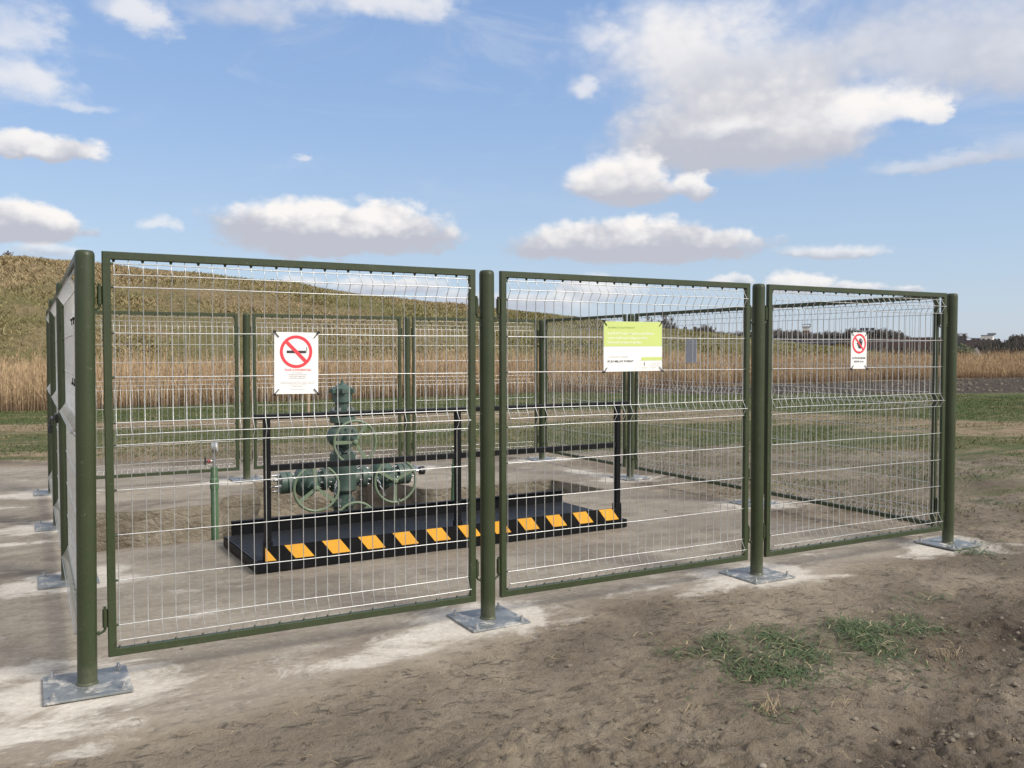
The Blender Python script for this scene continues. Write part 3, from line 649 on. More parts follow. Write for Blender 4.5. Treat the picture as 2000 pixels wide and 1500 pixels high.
# ------------------------------------------------------------------ reeds
def reeds(n):
    rx = rng.uniform(-16, 78, n); front = np.interp(rx, [-16, -.3, 5.7, 15.3, 31, 49, 78], [21.8, 21.6, 22.0, 23.8, 26.6, 27.4, 29])
    dep = rng.random(n)**1.3*6.5; ry = front+dep+fbm(rx, rx*0, .35, 3)*1.1
    h0 = np.interp(rx, [-16, 0, 10, 25, 45, 78], [.96, .96, .99, 1.03, 1.06, 1.08])+np.clip(dep*.03, 0, .2)
    h_ = h0*(1+rng.normal(0, .17, n))*(1+fbm(rx, ry, .5, 3)*.32); h_ *= np.clip(.62+dep*.5, .62, 1)
    th = rng.uniform(0, PI, n); w = rng.uniform(.006, .014, n)*(1+dep*.05); lx = rng.normal(.02, .07, n)*h_; ly = rng.normal(0, .06, n)*h_
    dx, dy = np.cos(th)*w/2, np.sin(th)*w/2; o = np.zeros(n)
    b0 = np.stack([rx, ry, o-.03], 1); t0 = b0+np.stack([lx, ly, h_], 1); dv = np.stack([dx, dy, o], 1)
    V = [np.stack([b0-dv, b0+dv, t0+dv*.5, t0-dv*.5], 1)]
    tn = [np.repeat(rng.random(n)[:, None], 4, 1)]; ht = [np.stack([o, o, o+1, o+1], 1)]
    # plume
    k = rng.random(n) < .38; m_ = k.sum(); pl = rng.uniform(.12, .22, m_); pw = rng.uniform(.018, .038, m_); a = rng.uniform(0, PI, m_)
    pv = np.stack([np.cos(a)*pw/2, np.sin(a)*pw/2, 0*a], 1); tb = t0[k]-np.stack([0*a, 0*a, pl*.35], 1); tt = t0[k]+np.stack([lx[k]*.3, ly[k]*.3, pl*.65], 1); mm = (tb*.55+tt*.45)
    V.append(np.stack([tb, mm+pv, tt, mm-pv], 1)); tn.append(np.repeat(rng.random(m_)[:, None], 4, 1)); ht.append(np.full((m_, 4), 1.25))
    # leaves
    k = rng.random(n) < .8; m_ = k.sum(); f = rng.uniform(.25, .85, m_); a = rng.uniform(0, 2*PI, m_); L = rng.uniform(.18, .42, m_)
    lb = b0[k]+(t0-b0)[k]*f[:, None]; tip = lb+np.stack([np.cos(a)*L*.6, np.sin(a)*L*.6, L*rng.uniform(-.2, .9, m_)], 1); wv = np.stack([-np.sin(a)*.012, np.cos(a)*.012, 0*a], 1)
    V.append(np.stack([lb-wv, lb+wv, tip+wv*.1, tip-wv*.1], 1)); tn.append(np.repeat(rng.random(m_)[:, None], 4, 1)); ht.append(np.repeat(f[:, None], 4, 1))
    V = np.concatenate(V).reshape(-1, 3); return V, np.arange(len(V)).reshape(-1, 4), np.concatenate(tn).ravel(), np.concatenate(ht).ravel()
RV, RF, RT, RH = reeds(95000)
def _reed(t, b):
    ti, h_ = t.attr('tint'), t.attr('along'); p = geopos(t); n = t.noise(t.scale(p, (1, .5, .2)), .7, 5, .6)
    c = t.mix(ti, (.350, .248, .150), (.575, .430, .265))
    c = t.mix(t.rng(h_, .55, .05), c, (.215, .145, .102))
    c = t.mix(t.math('MULTIPLY', t.rng(h_, 1.05, 1.2), .6), c, (.33, .225, .135))
    c = t.mix(t.math('MULTIPLY', t.rng(n, .45, .65), .4), c, (.25, .16, .09))
    t.put(b.inputs['Base Color'], c); b.inputs['Specular IOR Level'].default_value = .15
M_REED = mat('dry_reed', _reed, rough=.85)
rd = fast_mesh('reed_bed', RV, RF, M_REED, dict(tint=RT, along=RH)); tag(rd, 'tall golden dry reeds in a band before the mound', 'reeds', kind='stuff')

# ------------------------------------------------------------------ short grass on the strips, trampled tufts, straw
def in_zone(px, py): 
    nn = fbm(px*.35, py*1.2, 1.3, 4)*1.1+rng.normal(0, .12, px.shape)
    a_ = (np.clip(sdist(px, py, GRASS1)/1.0*.5+.5, 0, 1)+nn*1.3 > .5); b_ = (np.clip(sdist(px, py, GRASS2)/1.3*.5+.5, 0, 1)*.92+nn*2.2 > .60)
    c_ = (px > 6.8) & (rng.random(px.shape) < .35*np.clip(fbm(px*.5, py*1.3, 1.9, 4)*3, 0, 1))
    return a_ | b_ | c_
n = 230000; th = YAW+rng.uniform(-.62, .62, n); rr = 9+26*rng.random(n)**1.25
px_ = CAM[0]+np.sin(th)*rr; py_ = CAM[1]+np.cos(th)*rr
kk = in_zone(px_, py_) & (sdist(px_, py_, SLAB) < -.25) & (py_ < 23.5); px_, py_, rr = px_[kk], py_[kk], rr[kk]; n = len(px_)
Vg, Fg = blades(np.stack([px_, py_, ground_z(px_, py_)-.01], 1), rng.uniform(.018, .045, n)*(.8+rr*.015), rng.uniform(.008, .016, n)*(.7+rr*.03), rng.uniform(.2, 1.8, n))
def _grass(t, b):
    ti = t.attr('tint'); p = geopos(t); n_ = t.noise(p, .5, 5, .6)
    c = t.mix(ti, (.042, .070, .020), (.098, .130, .045)); c = t.mix(t.math('MULTIPLY', t.rng(t.math('ADD', n_, t.math('MULTIPLY', ti, .15)), .56, .68), .8), c, (.25, .205, .11))
    t.put(b.inputs['Base Color'], c); b.inputs['Specular IOR Level'].default_value = .2
M_GRASS = mat('short_grass', _grass, rough=.8)
gs = fast_mesh('grass', Vg, Fg, M_GRASS, dict(tint=np.repeat(rng.random(n), 4))); tag(gs, 'short green grass in strips beyond the fence', 'grass', kind='stuff')
# trampled tufts in front
spots = [(3.05, -1.2, .6, 90), (3.9, -1.25, .5, 70), (3.0, -.93, .10, 45), (2.85, -1.06, .14, 60), (3.28, -.98, .13, 90), (3.2, -1.2, .16, 120), (2.76, -1.3, .16, 70), (2.95, -1.41, .15, 120), (3.16, -1.36, .12, 60), (3.65, -1.27, .16, 170), (3.55, -1.46, .13, 120), (3.78, -1.24, .13, 110), (4.02, -1.36, .13, 90),
         (3.76, -1.08, .10, 50), (2.75, -1.45, .12, 40), (2.92, -1.54, .12, 45), (2.64, -.99, .10, 20), (4.66, -.94, .16, 28), (4.17, -1.2, .10, 40), (6.1, -.3, .12, 90), (6.4, -.1, .2, 40), (8.25, .98, .22, 110), (7.6, 1.6, .5, 70), (9.4, 2.6, .9, 240), (10.6, 3.5, 1.0, 300), (2.49, -1.77, .10, 14), (3.5, -1.62, .25, 50)]
spots = [(a_, b_, c_*1.25, max(8, int(d_*(.9 if a_ < 6 else .8)))) for a_, b_, c_, d_ in spots]
bb = []
for (sx_, sy_, r_, k_) in spots:
    bb.append(np.stack([sx_+rng.normal(0, r_*.42, k_*2), sy_+rng.normal(0, r_*.42, k_*2)], 1))
bb = np.concatenate(bb); n = len(bb); L = rng.uniform(.04, .13, n); a0 = rng.normal(1.15, .75, n)+PI*(rng.random(n) < .5); 
z0 = np.maximum(ground_z(bb[:, 0], bb[:, 1]), np.where(sdist(bb[:, 0], bb[:, 1], SLAB) > -.7, .004, -1)); w_ = rng.uniform(.0015, .0032, n)
P = [np.stack([bb[:, 0]+np.cos(a0)*L*f, bb[:, 1]+np.sin(a0)*L*f*.8, z0+.004+L*hf], 1) for f, hf in ((0, 0), (.35, .09), (.75, .10), (1, .03))]
wv = np.stack([-np.sin(a0)*w_, np.cos(a0)*w_, 0*w_], 1)
Vt = np.stack([P[0]-wv, P[0]+wv, P[1]-wv, P[1]+wv, P[2]-wv*.8, P[2]+wv*.8, P[3]-wv*.15, P[3]+wv*.15], 1).reshape(-1, 3)
o8 = np.arange(n)[:, None]*8; Ft = np.concatenate([o8+np.array([[0, 1, 3, 2]]), o8+np.array([[2, 3, 5, 4]]), o8+np.array([[4, 5, 7, 6]])])
def _tuft(t, b):
    ti = t.attr('tint'); c = t.mix(ti, (.040, .066, .020), (.100, .138, .048)); c = t.mix(t.rng(ti, .93, .95), c, (.38, .31, .18))
    t.put(b.inputs['Base Color'], c)
M_TUFT = mat('trampled_grass', _tuft, rough=.6)
tf = fast_mesh('trampled_grass', Vt, Ft, M_TUFT, dict(tint=np.repeat(rng.random(n), 8))); tag(tf, 'flattened green grass tufts on the bare soil', 'grass', kind='stuff')
# straw, rootlets and dark twigs lying on the soil
mb = MB()
for (cx_1, cy_1, nb_, ln_) in ((2.49, -1.77, 22, .12), (2.78, -1.92, 12, .09), (3.77, -1.72, 34, .10), (2.2, -1.6, 8, .07), (4.4, -1.9, 10, .1)):
    for i in range(nb_):
        a_ = random.uniform(-.4, PI+.2); L_ = ln_*random.uniform(.5, 1.3); b0_ = (cx_1+random.gauss(0, .025), cy_1+random.gauss(0, .02)); z_ = max(0, float(ground_z(np.array([cx_1]), np.array([cy_1]))[0]))
        mb.tube([(b0_[0], b0_[1], z_), (b0_[0]+math.cos(a_)*L_*.4, b0_[1]+math.sin(a_)*L_*.4, z_+L_*.45), (b0_[0]+math.cos(a_+.3)*L_*.9, b0_[1]+math.sin(a_+.3)*L_*.9, z_+L_*.35)], [.0011, .0010, .0006], 3, 0 if random.random() < .75 else 1)
for i in range(2200):
    while True:
        sx_ = random.uniform(-.6, 9); sy_ = random.uniform(-2.9, 3.2)
        s_ = float(sdist(np.array([sx_]), np.array([sy_]), SLAB)[0])
        if s_ < .15 or random.random() < .02: break
    L_ = random.uniform(.015, .07)*(2.0 if random.random() < .06 else 1); a_ = random.uniform(0, 2*PI); pts_ = []
    for j in range(5):
        q = (sx_+math.cos(a_)*L_*j/4, sy_+math.sin(a_)*L_*j/4); a_ += random.uniform(-.28, .28)
        pts_.append((q[0], q[1], float(ground_z(np.array([q[0]]), np.array([q[1]]))[0])*(1 if s_ < -.6 else 0)+.007+.012*random.random()*(j in (1, 2, 3))))
    mb.tube(pts_, random.uniform(.0006, .0015), 3, 0 if random.random() < .30 else 1)
M_STRAW = varied('dry_straw', (.46, .36, .22), (.33, .25, .15), 20, .8); M_TWIG = varied('dark_twig', (.055, .042, .030), (.10, .075, .05), 20, .8)
tag(mb.build('straw_litter', [M_STRAW, M_TWIG]), 'scattered dry straw, rootlets and dark twigs on the soil', 'litter', kind='stuff')
# clods and pebbles
ico = bmesh.new(); bmesh.ops.create_icosphere(ico, subdivisions=2, radius=1); iv = np.array([q.co[:] for q in ico.verts]); ifa = [[q.index for q in f.verts] for f in ico.faces]; ico.free()
VV = []; FF = []; CC = []
for i in range(1500):
    while True:
        if i % 3 == 0: sx_, sy_ = random.gauss(4.7, .9), random.gauss(-1.85, .3)
        elif i % 3 == 1: sx_, sy_ = random.gauss(2.6, 1.0), random.gauss(-2.4, .28)
        else: sx_, sy_ = random.uniform(-.5, 10), random.uniform(-2.9, 3.5)
        s_ = float(sdist(np.array([sx_]), np.array([sy_]), SLAB)[0])
        if s_ < 0 or random.random() < .03: break
    r_ = min(.013, .0030*math.exp(random.expovariate(1.9))); q = iv*(1+np.random.default_rng(i).normal(0, .10, iv.shape))*r_*np.array([1.2, 1, .75])
    z_ = float(ground_z(np.array([sx_]), np.array([sy_]))[0]) if s_ < -.6 else 0.0
    b_ = len(VV)*42; VV.append(q+np.array([sx_, sy_, z_+r_*.3])); FF += [[b_+k_ for k_ in f] for f in ifa]; CC += [random.random()]*42
def _clod(t, b):
    ti = t.attr('tint'); c = t.mix(ti, (.125, .105, .080), (.205, .175, .135)); t.put(b.inputs['Base Color'], t.mix(t.rng(ti, .994, .996), c, (.27, .235, .19)))
    bump(t, b, t.noise(geopos(t), 120, 4, .7), .5, .004)
M_CLOD = mat('soil_clod', _clod, rough=.95)
npl = 3200; pu = rng.uniform(17, 60, npl*6); pv = rng.uniform(2, 27, npl*6); kp = (sdist(pu, pv, PLOUGH) > -.3) & (pv < np.interp(pu, [15, 31, 49, 80], [23, 26, 27, 29])); pu, pv = pu[kp][:npl], pv[kp][:npl]
for i in range(len(pu)):
    r_ = min(.10, .022*math.exp(random.expovariate(2.0))); b_ = len(VV)*42
    VV.append(iv*(1+rng.normal(0, .13, iv.shape))*r_*np.array([1.2, 1, .7])+np.array([pu[i], pv[i], r_*.25])); FF += [[b_+k_ for k_ in f] for f in ifa]; CC += [-.55]*42
cl = fast_mesh('soil_clods', np.concatenate(VV), np.array(FF), M_CLOD, dict(tint=np.array(CC))); tag(cl, 'small clods and pebbles strewn on the bare soil', 'clods', kind='stuff')

# ------------------------------------------------------------------ fence posts
def lean(root, dx, dy): root.rotation_euler = (-dy/2.0, dx/2.0, root.rotation_euler[2])
def make_post():
    root = thing('fence_post', 'green steel post at the nearest left corner, its base plate caked with white dust', 'fence post', group='green posts of the fence')
    r = .0425
    mb = MB(); mb.lathe((0, 0, .012), (0, 0, 1), [(0, r+.006), (.006, r+.005), (.012, r), (1.965, r), (1.978, r-.002), (1.986, r-.008), (1.988, r-.016)], 28); mb.build('pole', M_GREEN, root)
    mb = MB(); mb.box((-.18, -.18, 0.002), (.18, .18, .013), bev=.002); bp = mb.build('base_plate', M_GALV, root)
    for sx_ in (-1, 1):
        for sy_ in (-1, 1):
            mb = MB(); o = (sx_*.142, sy_*.142, .013); mb.lathe(o, (0, 0, 1), [(0, .019), (.003, .019)], 14); mb.hexbolt((o[0], o[1], .016), (0, 0, 1), .0135, .011, .016); mb.build('anchor_bolt', M_ZINC, root)
    return root
p0 = make_post()
PL = [None,
 'front green post between the no-smoking panel and the lime notice panel', 'front green post between the lime notice panel and the hand-sign panel',
 'green corner post at the right end of the front row, its plate dusted white', 'right-side green post nearest the front right corner, lined up behind a front post',
 'right-side green post standing behind the lime notice', 'green corner post where the back and right-hand fences meet', 'back-row green post just right of the green valve tree',
 'back-row green post just left of the green valve tree', 'farthest green post, at the back left corner of the fence', 'left-side green post next to the farthest left corner post', 'left-side green post next behind the nearest corner post']
LEANS = {0: (.020, 0), 1: (-.006, 0), 2: (-.004, 0), 8: (.016, 0), 11: (.0, 0), 3: (0, 0), 9: (.012, 0)}
p0.location = (0, 0, 0); lean(p0, *LEANS[0])
for i in range(1, 12):
    c = dup(p0, PL[i], (POSTS[i][0], POSTS[i][1], 0)); c.rotation_euler = (0, 0, 0)
    if i in LEANS: lean(c, *LEANS[i])
    else: lean(c, random.uniform(-.006, .006), random.uniform(-.006, .006))

# ------------------------------------------------------------------ fence panels
PW = 1.905; FT = .036; FD = .030; Z0 = .121; Z1 = 2.0
ROWS = [(1.945, 0), (1.892, 1), (1.838, 0), (1.627, 0), (1.421, 0), (1.21, 0), (1.157, 1), (1.107, 0), (.897, 0), (.686, 0), (.475, 0), (.266, 0), (.203, 1)]
def make_panel():
    root = thing('mesh_fence', 'near left front fence panel carrying the no-smoking sign', 'fence panel', group='framed wire mesh fence panels')
    h = PW/2
    mb = MB(); O = [(-h, Z0), (h, Z0), (h, Z1), (-h, Z1)]; Ii = [(-h+FT, Z0+FT), (h-FT, Z0+FT), (h-FT, Z1-FT), (-h+FT, Z1-FT)]; b = .003
    ob = [(-h+b, Z0+b), (h-b, Z0+b), (h-b, Z1-b), (-h+b, Z1-b)]; ib = [(-h+FT-b, Z0+FT-b), (h-FT+b, Z0+FT-b), (h-FT+b, Z1-FT+b), (-h+FT-b, Z1-FT+b)]
    loops = [(O, FD/2-b), (ob, FD/2), (ib, FD/2), (Ii, FD/2-b), (Ii, -FD/2+b), (ib, -FD/2), (ob, -FD/2), (O, -FD/2+b)]
    vs = [(q[0], yy, q[1]) for L, yy in loops for q in L]; fs = []
    for j in range(8):
        for i in range(4): fs.append((j*4+i, j*4+(i+1) % 4, ((j+1) % 8)*4+(i+1) % 4, ((j+1) % 8)*4+i))
    mb.add(vs, fs)
    xs = np.linspace(-h+.050, h-.050, 30)
    for i, xx in enumerate(xs):                      # weld blobs
        if i % 2 == 0:
            mb.cyl((xx, .002, Z1-FT+.001), (xx, .002, Z1-FT-.012), .009, 7, r2=.004); mb.cyl((xx, .002, Z0+FT-.001), (xx, .002, Z0+FT+.010), .008, 7, r2=.004)
    for zz, k_ in ROWS:
        if k_ == 0:
            for s_ in (-1, 1): mb.cyl((s_*(h-FT+.001), -.004, zz), (s_*(h-FT-.012), -.004, zz), .008, 7, r2=.004)
    mb.build('frame', M_GREEN, root)
    mb = MB()
    for i, xx in enumerate(xs):
        wob = .0015*math.sin(i*2.1)
        path = [(xx, 0, Z1-FT)]+[(xx+wob*(1 if k_ else 0), -.036*k_, zz) for zz, k_ in ROWS]+[(xx, 0, Z0+FT)]
        mb.tube(path, .0021, 6, caps=False)
    for zz, k_ in ROWS:
        yy = -.036*k_-.0052; sag = .0015
        mb.tube([(-h+FT-.004 if k_ == 0 else xs[0]-.006, yy, zz)]+[(q, yy, zz+sag*math.sin(q*5+zz*9)) for q in np.linspace(xs[0], xs[-1], 9)]+[(h-FT+.004 if k_ == 0 else xs[-1]+.006, yy, zz)], .0025, 6, caps=False)
    mb.build('wire_mesh', M_WIRE, root)
    for s_ in (-1, 1):
        for zz in (1.745, .250):
            mb = MB(); xx = s_*(h+.0115)
            mb.cyl((xx, 0, zz+.012), (xx, 0, zz+.095), .0115, 12); mb.cyl((xx, 0, zz+.095), (xx, 0, zz+.108), .0065, 10)
            xe = s_*(h+.058)
            mb.tube([(xx, 0, zz+.015), (xx, 0, zz+.003), (xx+s_*.006, 0, zz-.007), (xx+s_*.018, 0, zz-.012), (xe, 0, zz-.013)], .0062, 8)
            mb.hexbolt((xe-s_*.016, 0, zz-.013), (-s_, 0, 0), .011, .008)
            mb.build('hinge', M_GREEN, root)
    return root
pn = make_panel()
def mid(a, b): return (a+b)/2
PANELS = [
 (mid(PX[0], PX[1])+.004, 0, 0, None), (mid(PX[1], PX[2])-.006, 0, 0, 'middle front fence panel carrying the lime and white notice'), (mid(PX[2], PX[3])-.002, 0, 0, 'right front fence panel carrying the red hand sign'),
 (PX[3], mid(PY[0], PY[1]), 90, 'right-side fence panel nearest the front, seen through the hand-sign panel'), (PX[3], mid(PY[1], PY[2]), 90, 'middle right-side fence panel with the grey back of a sign on it'), (PX[3], mid(PY[2], PY[3]), 90, 'right-side fence panel at the far end, left of the lime notice'),
 (mid(PX[2], PX[3]), PY[3], 180, 'back fence panel at the right, seen past the front post'), (mid(PX[1], PX[2]), PY[3], 180, 'middle back fence panel directly behind the green valve tree'), (mid(PX[0], PX[1]), PY[3], 180, 'back fence panel at the left, behind the gauge pipe'),
 (PX[0], mid(PY[2], PY[3]), 270, 'left-side fence panel farthest from the viewer, edge-on'), (PX[0], mid(PY[1], PY[2]), 270, 'middle left-side fence panel with a padlocked latch, edge-on'), (PX[0], mid(PY[0], PY[1]), 270, 'left-side fence panel nearest the viewer, edge-on with a sign tied on')]
pn.location = PANELS[0][:2]+(0,)
for px_, py_, rz, lab in PANELS[1:]: dup(pn, lab, (px_, py_, 0), R_(rz))
# latch on the left gate
lt = thing('gate_latch', 'dark sliding latch with padlock on the left side of the fence', 'latch', (-.03, PY[1]+.09, 1.09))
mb = MB(); mb.box((-.03, -.02, -.03), (-.004, .16, .03), bev=.004); mb.build('latch_plate', M_DARKMETAL, lt)
mb = MB(); mb.cyl((-.045, -.10, 0), (-.045, .14, 0), .010, 10); mb.build('bolt', M_DARKMETAL, lt)
mb = MB(); mb.box((-.075, .02, -.10), (-.045, .075, -.045), bev=.006); mb.tube([(-.06, .03, -.05), (-.06, .03, -.015), (-.06, .048, 0), (-.06, .065, -.015), (-.06, .065, -.05)], .005, 8, 0); mb.build('padlock', M_DARKMETAL, lt)

# ------------------------------------------------------------------ service platform
PLT = thing('service_platform', 'low black service platform with handrail and yellow hazard stripes by the pit', 'platform', (1.150, 1.700, 0), R_(1.7))
PLN, PLD, PH = 3.225, 1.02, .075
mb = MB(); mb.box((0, 0, .004), (PLN, .05, PH-.004)); mb.box((0, PLD-.05, .004), (PLN, PLD, PH-.004)); mb.box((0, .05, .004), (.05, PLD-.05, PH-.004)); mb.box((PLN-.05, .05, .004), (PLN, PLD-.05, PH-.004)); mb.build('base_frame', M_BLACK, PLT)
mb = MB(); mb.box((.004, .052, PH-.02), (PLN-.004, PLD-.004, PH-.004))
nr = 150
for i in range(nr):
    x0 = .01+i*(PLN-.02)/nr; mb.box((x0, .054, PH-.0045), (x0+.011, PLD-.01, PH+.006))
mb.build('deck', M_DECK, PLT)
# toe board with stripes
mb = MB(); T0, T1, TH = .062, PLN-.055, .105; mb.box((T0, .006, PH-.002), (T1, .016, PH+TH), 0)
per = .2726; wst = .137; sl_ = .080
for k_ in range(-1, 11):
    xa = .196+k_*per; zt, zb_ = PH+TH-.001, PH+.004
    poly = [(xa, zt), (xa+wst, zt), (xa+wst+sl_, zb_), (xa+sl_, zb_)]
    # clip to the board
    def clip(poly, xlim, keep_gt):
        out = []
        for i in range(len(poly)):
            a, b = poly[i], poly[(i+1) % len(poly)]; ia = (a[0] >= xlim) == keep_gt; ib_ = (b[0] >= xlim) == keep_gt
            if ia: out.append(a)
            if ia != ib_:
                f = (xlim-a[0])/(b[0]-a[0]); out.append((xlim, a[1]+(b[1]-a[1])*f))
        return out
    poly = clip(clip(poly, T0+.001, True), T1-.001, False)
    if len(poly) >= 3:
        n_ = len(poly); vs = [(q[0], .0035, q[1]) for q in poly]+[(q[0], .0065, q[1]) for q in poly]
        mb.add(vs, [list(range(n_))[::-1], list(range(n_, 2*n_))]+[(i, (i+1) % n_, n_+(i+1) % n_, n_+i) for i in range(n_)], 1)
mb.build('toe_board', [M_BLACK, M_YELLOW], PLT)
mb = MB(); mb.box((.06, PLD-.012, PH), (PLN-.01, PLD-.004, PH+.115)); mb.box((.06, PLD-.05, PH+.115), (PLN-.01, PLD-.004, PH+.121)); mb.build('kick_plate', M_BLACK, PLT)
for xx in (.090, 1.582, PLN-.080):
    mb = MB(); mb.box((xx-.022, .020, PH+.001), (xx+.022, .064, 1.068), bev=.003); mb.box((xx-.03, .0175, PH), (xx+.03, .070, PH+.14), bev=.003); mb.build('handrail_post', M_BLACK, PLT)
mb = MB(); mb.box((.005, .017, 1.068), (PLN+.015, .067, 1.105), bev=.004); mb.build('top_rail', M_BLACK, PLT)
for xa, xb in ((.112, 1.560), (1.604, PLN-.102)):
    mb = MB(); mb.box((xa, .026, .705), (xb, .058, .748), bev=.003); mb.build('mid_rail', M_BLACK, PLT)

# ------------------------------------------------------------------ wellhead valve tree
WX, WY = 2.675, 4.50
WH = thing('wellhead', 'green wellhead valve tree with four pale handwheels standing in the pit', 'valve tree', (WX, WY, 0))
def flange(mb, o, d, r, th, nb=8, bolts=True, bl=.022):
    d = Vector(d).normalized(); mb.lathe(o, d, [(0, r-.004), (.004, r), (th-.004, r), (th, r-.004)], 28)
    if bolts:
        e = d.orthogonal().normalized(); k_ = d.cross(e)
        for i in range(nb):
            a = 2*PI*(i+.3)/nb; q = Vector(o)+(e*math.cos(a)+k_*math.sin(a))*(r-.024)
            mb.hexbolt(q+d*th, d, .014, .018, .012, 1); mb.hexbolt(q, -d, .014, .018, .010, 1)
def wheel(parent, o, R, spokes, tilt=0.0):
    mb = MB(); o = Vector(o); mb.ring(o, (0, -1, 0), R, .0138, 48, 8)
    mb.lathe(o+Vector((0, .022, 0)), (0, -1, 0), [(0, .026), (.03, .030), (.045, .024), (.052, .014)], 16)
    for a in spokes:
        a = R_(a); d = Vector((math.cos(a), 0, math.sin(a))); s_ = Vector((-math.sin(a), 0, math.cos(a)))
        q = []
        for t_, w_ in ((.018, .014), (R-.006, .020)):
            for sg in (-1, 1):
                for yy in (-.006, .006): q.append(o+d*t_+s_*(w_*sg)+Vector((0, yy-.004+(.012*(1-t_/R)), 0)))
        mb.add(q, [(0, 1, 3, 2), (4, 6, 7, 5), (0, 4, 5, 1), (2, 3, 7, 6), (0, 2, 6, 4), (1, 5, 7, 3)])
    return mb.build('handwheel', M_WHEEL, parent)
def valve(name, c, axis, wheel_at, spokes, R=.22, br=.165, fl0=.17, fl1=.17, neck=.085):
    """gate valve: body, end necks, bonnet towards -y"""
    mb = MB(); c = Vector(c); d = Vector(axis)
    if axis == (0, 0, 1): mb.sphere(c, br, 24, 14, sc=(1.0, .95, .80))
    else: mb.sphere(c, br, 24, 14, sc=(.80, .95, 1.0))
    mb.lathe(c-d*fl0, d, [(0, neck+.01), (.03, neck), (fl0+fl1-.03, neck), (fl0+fl1, neck+.01)], 24)
    y0 = -.06
    mb.lathe(c+Vector((0, y0, 0)), (0, -1, 0), [(0, .085), (.05, .085), (.052, .112), (.085, .112), (.088, .100), (.125, .104), (.128, .060), (.17, .046), (.20, .040), (.202, .050), (.235, .050), (.24, .026), (.36, .020)], 24)
    for i in range(8):
        a = 2*PI*i/8+.2; mb.hexbolt(c+Vector((math.cos(a)*.094, y0-.125, math.sin(a)*.094)), (0, -1, 0), .012, .018)
    # gland yoke legs
    for a in (.4, .4+PI): mb.tube([c+Vector((math.cos(a)*.05, y0-.12, math.sin(a)*.05)), c+Vector((math.cos(a)*.046, y0-.235, math.sin(a)*.046))], .012, 8)
    o = mb.build(name, [M_WELL, M_ZINC], WH)
    wheel(o, Vector(wheel_at), R, spokes)
    return o
mb = MB()      # cap
mb.lathe((0, 0, .935), (0, 0, 1), [(0, .078), (.075, .078), (.080, .102), (.175, .104), (.178, .112), (.182, .112), (.184, .104), (.225, .104), (.24, .080), (.262, .050), (.270, .048), (.272, .030), (.278, .018), (.300, .016)], 32)
for i in range(6):
    a = 2*PI*i/6+.35; M_ = Matrix.Rotation(a, 4, 'Z'); mb.box((.095, -.022, 1.108), (.140, .022, 1.158), M=M_, bev=.006)
mb.hexbolt((0, 0, 1.232), (0, 0, 1), .012, .016, .0)
mb.build('tree_cap', M_WELL, WH)
mb = MB(); flange(mb, (0, 0, .868), (0, 0, 1), .134, .064); flange(mb, (0, 0, .800), (0, 0, 1), .134, .062, bolts=False); mb.build('cap_flange', [M_WELL, M_ZINC], WH)
valve('swab_valve', (0, 0, .655), (0, 0, 1), (.0, -.41, .625), (178, 58, -58), R=.218)
mb = MB(); flange(mb, (0, 0, .40), (0, 0, 1), .136, .075); mb.lathe((0, 0, .36), (0, 0, 1), [(0, .12), (.04, .12)], 28); mb.build('lower_flange', [M_WELL, M_ZINC], WH)
mb = MB(); mb.lathe((0, 0, .075), (0, 0, 1), [(0, .125), (.02, .143), (.28, .143), (.30, .125)], 32); mb.lathe((-.24, 0, .215), (1, 0, 0), [(0, .088), (.48, .088)], 24)
flange(mb, (-.235, 0, .215), (1, 0, 0), .115, .055); flange(mb, (.185, 0, .215), (1, 0, 0), .115, .055); mb.build('cross_block', [M_WELL, M_ZINC], WH)
valve('wing_valve', (-.40, 0, .205), (1, 0, 0), (-.40, -.41, .190), (97, -38, 215), R=.225, fl0=.16, fl1=.165, neck=.08)
valve('wing_valve', (.43, 0, .215), (1, 0, 0), (.43, -.41, .205), (-92, 30, 148), R=.222, fl0=.19, fl1=.2, neck=.075)
mb = MB(); flange(mb, (-.60, 0, .205), (1, 0, 0), .110, .048); flange(mb, (-.665, 0, .205), (1, 0, 0), .110, .062, bolts=False)
for i in range(8):
    a = 2*PI*(i+.3)/8; mb.cyl((-.665, math.cos(a)*.086, .205+math.sin(a)*.086), (-.735, math.cos(a)*.086, .205+math.sin(a)*.086), .009, 8, 1); mb.hexbolt((-.665, math.cos(a)*.086, .205+math.sin(a)*.086), (-1, 0, 0), .017, .030, 0, 1)
mb.build('blind_flange', [M_WELL, M_ZINC], WH)
mb = MB(); flange(mb, (.60, 0, .215), (1, 0, 0), .112, .055); flange(mb, (.660, 0, .215), (1, 0, 0), .112, .075); mb.build('outlet_flange', [M_WELL, M_ZINC], WH)
mb = MB(); mb.cyl((.735, 0, .235), (.78, 0, .235), .017, 10); mb.hexbolt((.78, 0, .235), (1, 0, 0), .030, .045); mb.cyl((.825, 0, .235), (.86, 0, .235), .014, 10); mb.cyl((.80, 0, .235), (.80, -.07, .235), .010, 8); mb.tube([(.80, -.07, .20), (.80, -.07, .27)], .007, 6); mb.build('needle_valve', M_ZINC, WH)
mb = MB(); mb.lathe((.86, 0, .235), (1, 0, 0), [(0, .02), (.01, .045), (.06, .047), (.065, .041)], 24); mb.build('pressure_gauge', M_DARKMETAL, WH)
mb = MB(); mb.lathe((0, 0, -.02), (0, 0, 1), [(0, .105), (.03, .105), (.032, .092), (.10, .092)], 28); flange(mb, (0, 0, -.075), (0, 0, 1), .135, .055); mb.build('spool', [M_WELL, M_ZINC], WH)
valve('master_valve', (0, 0, -.26), (0, 0, 1), (.0, -.41, -.20), (52, 172, -68), R=.215, br=.165, neck=.10)
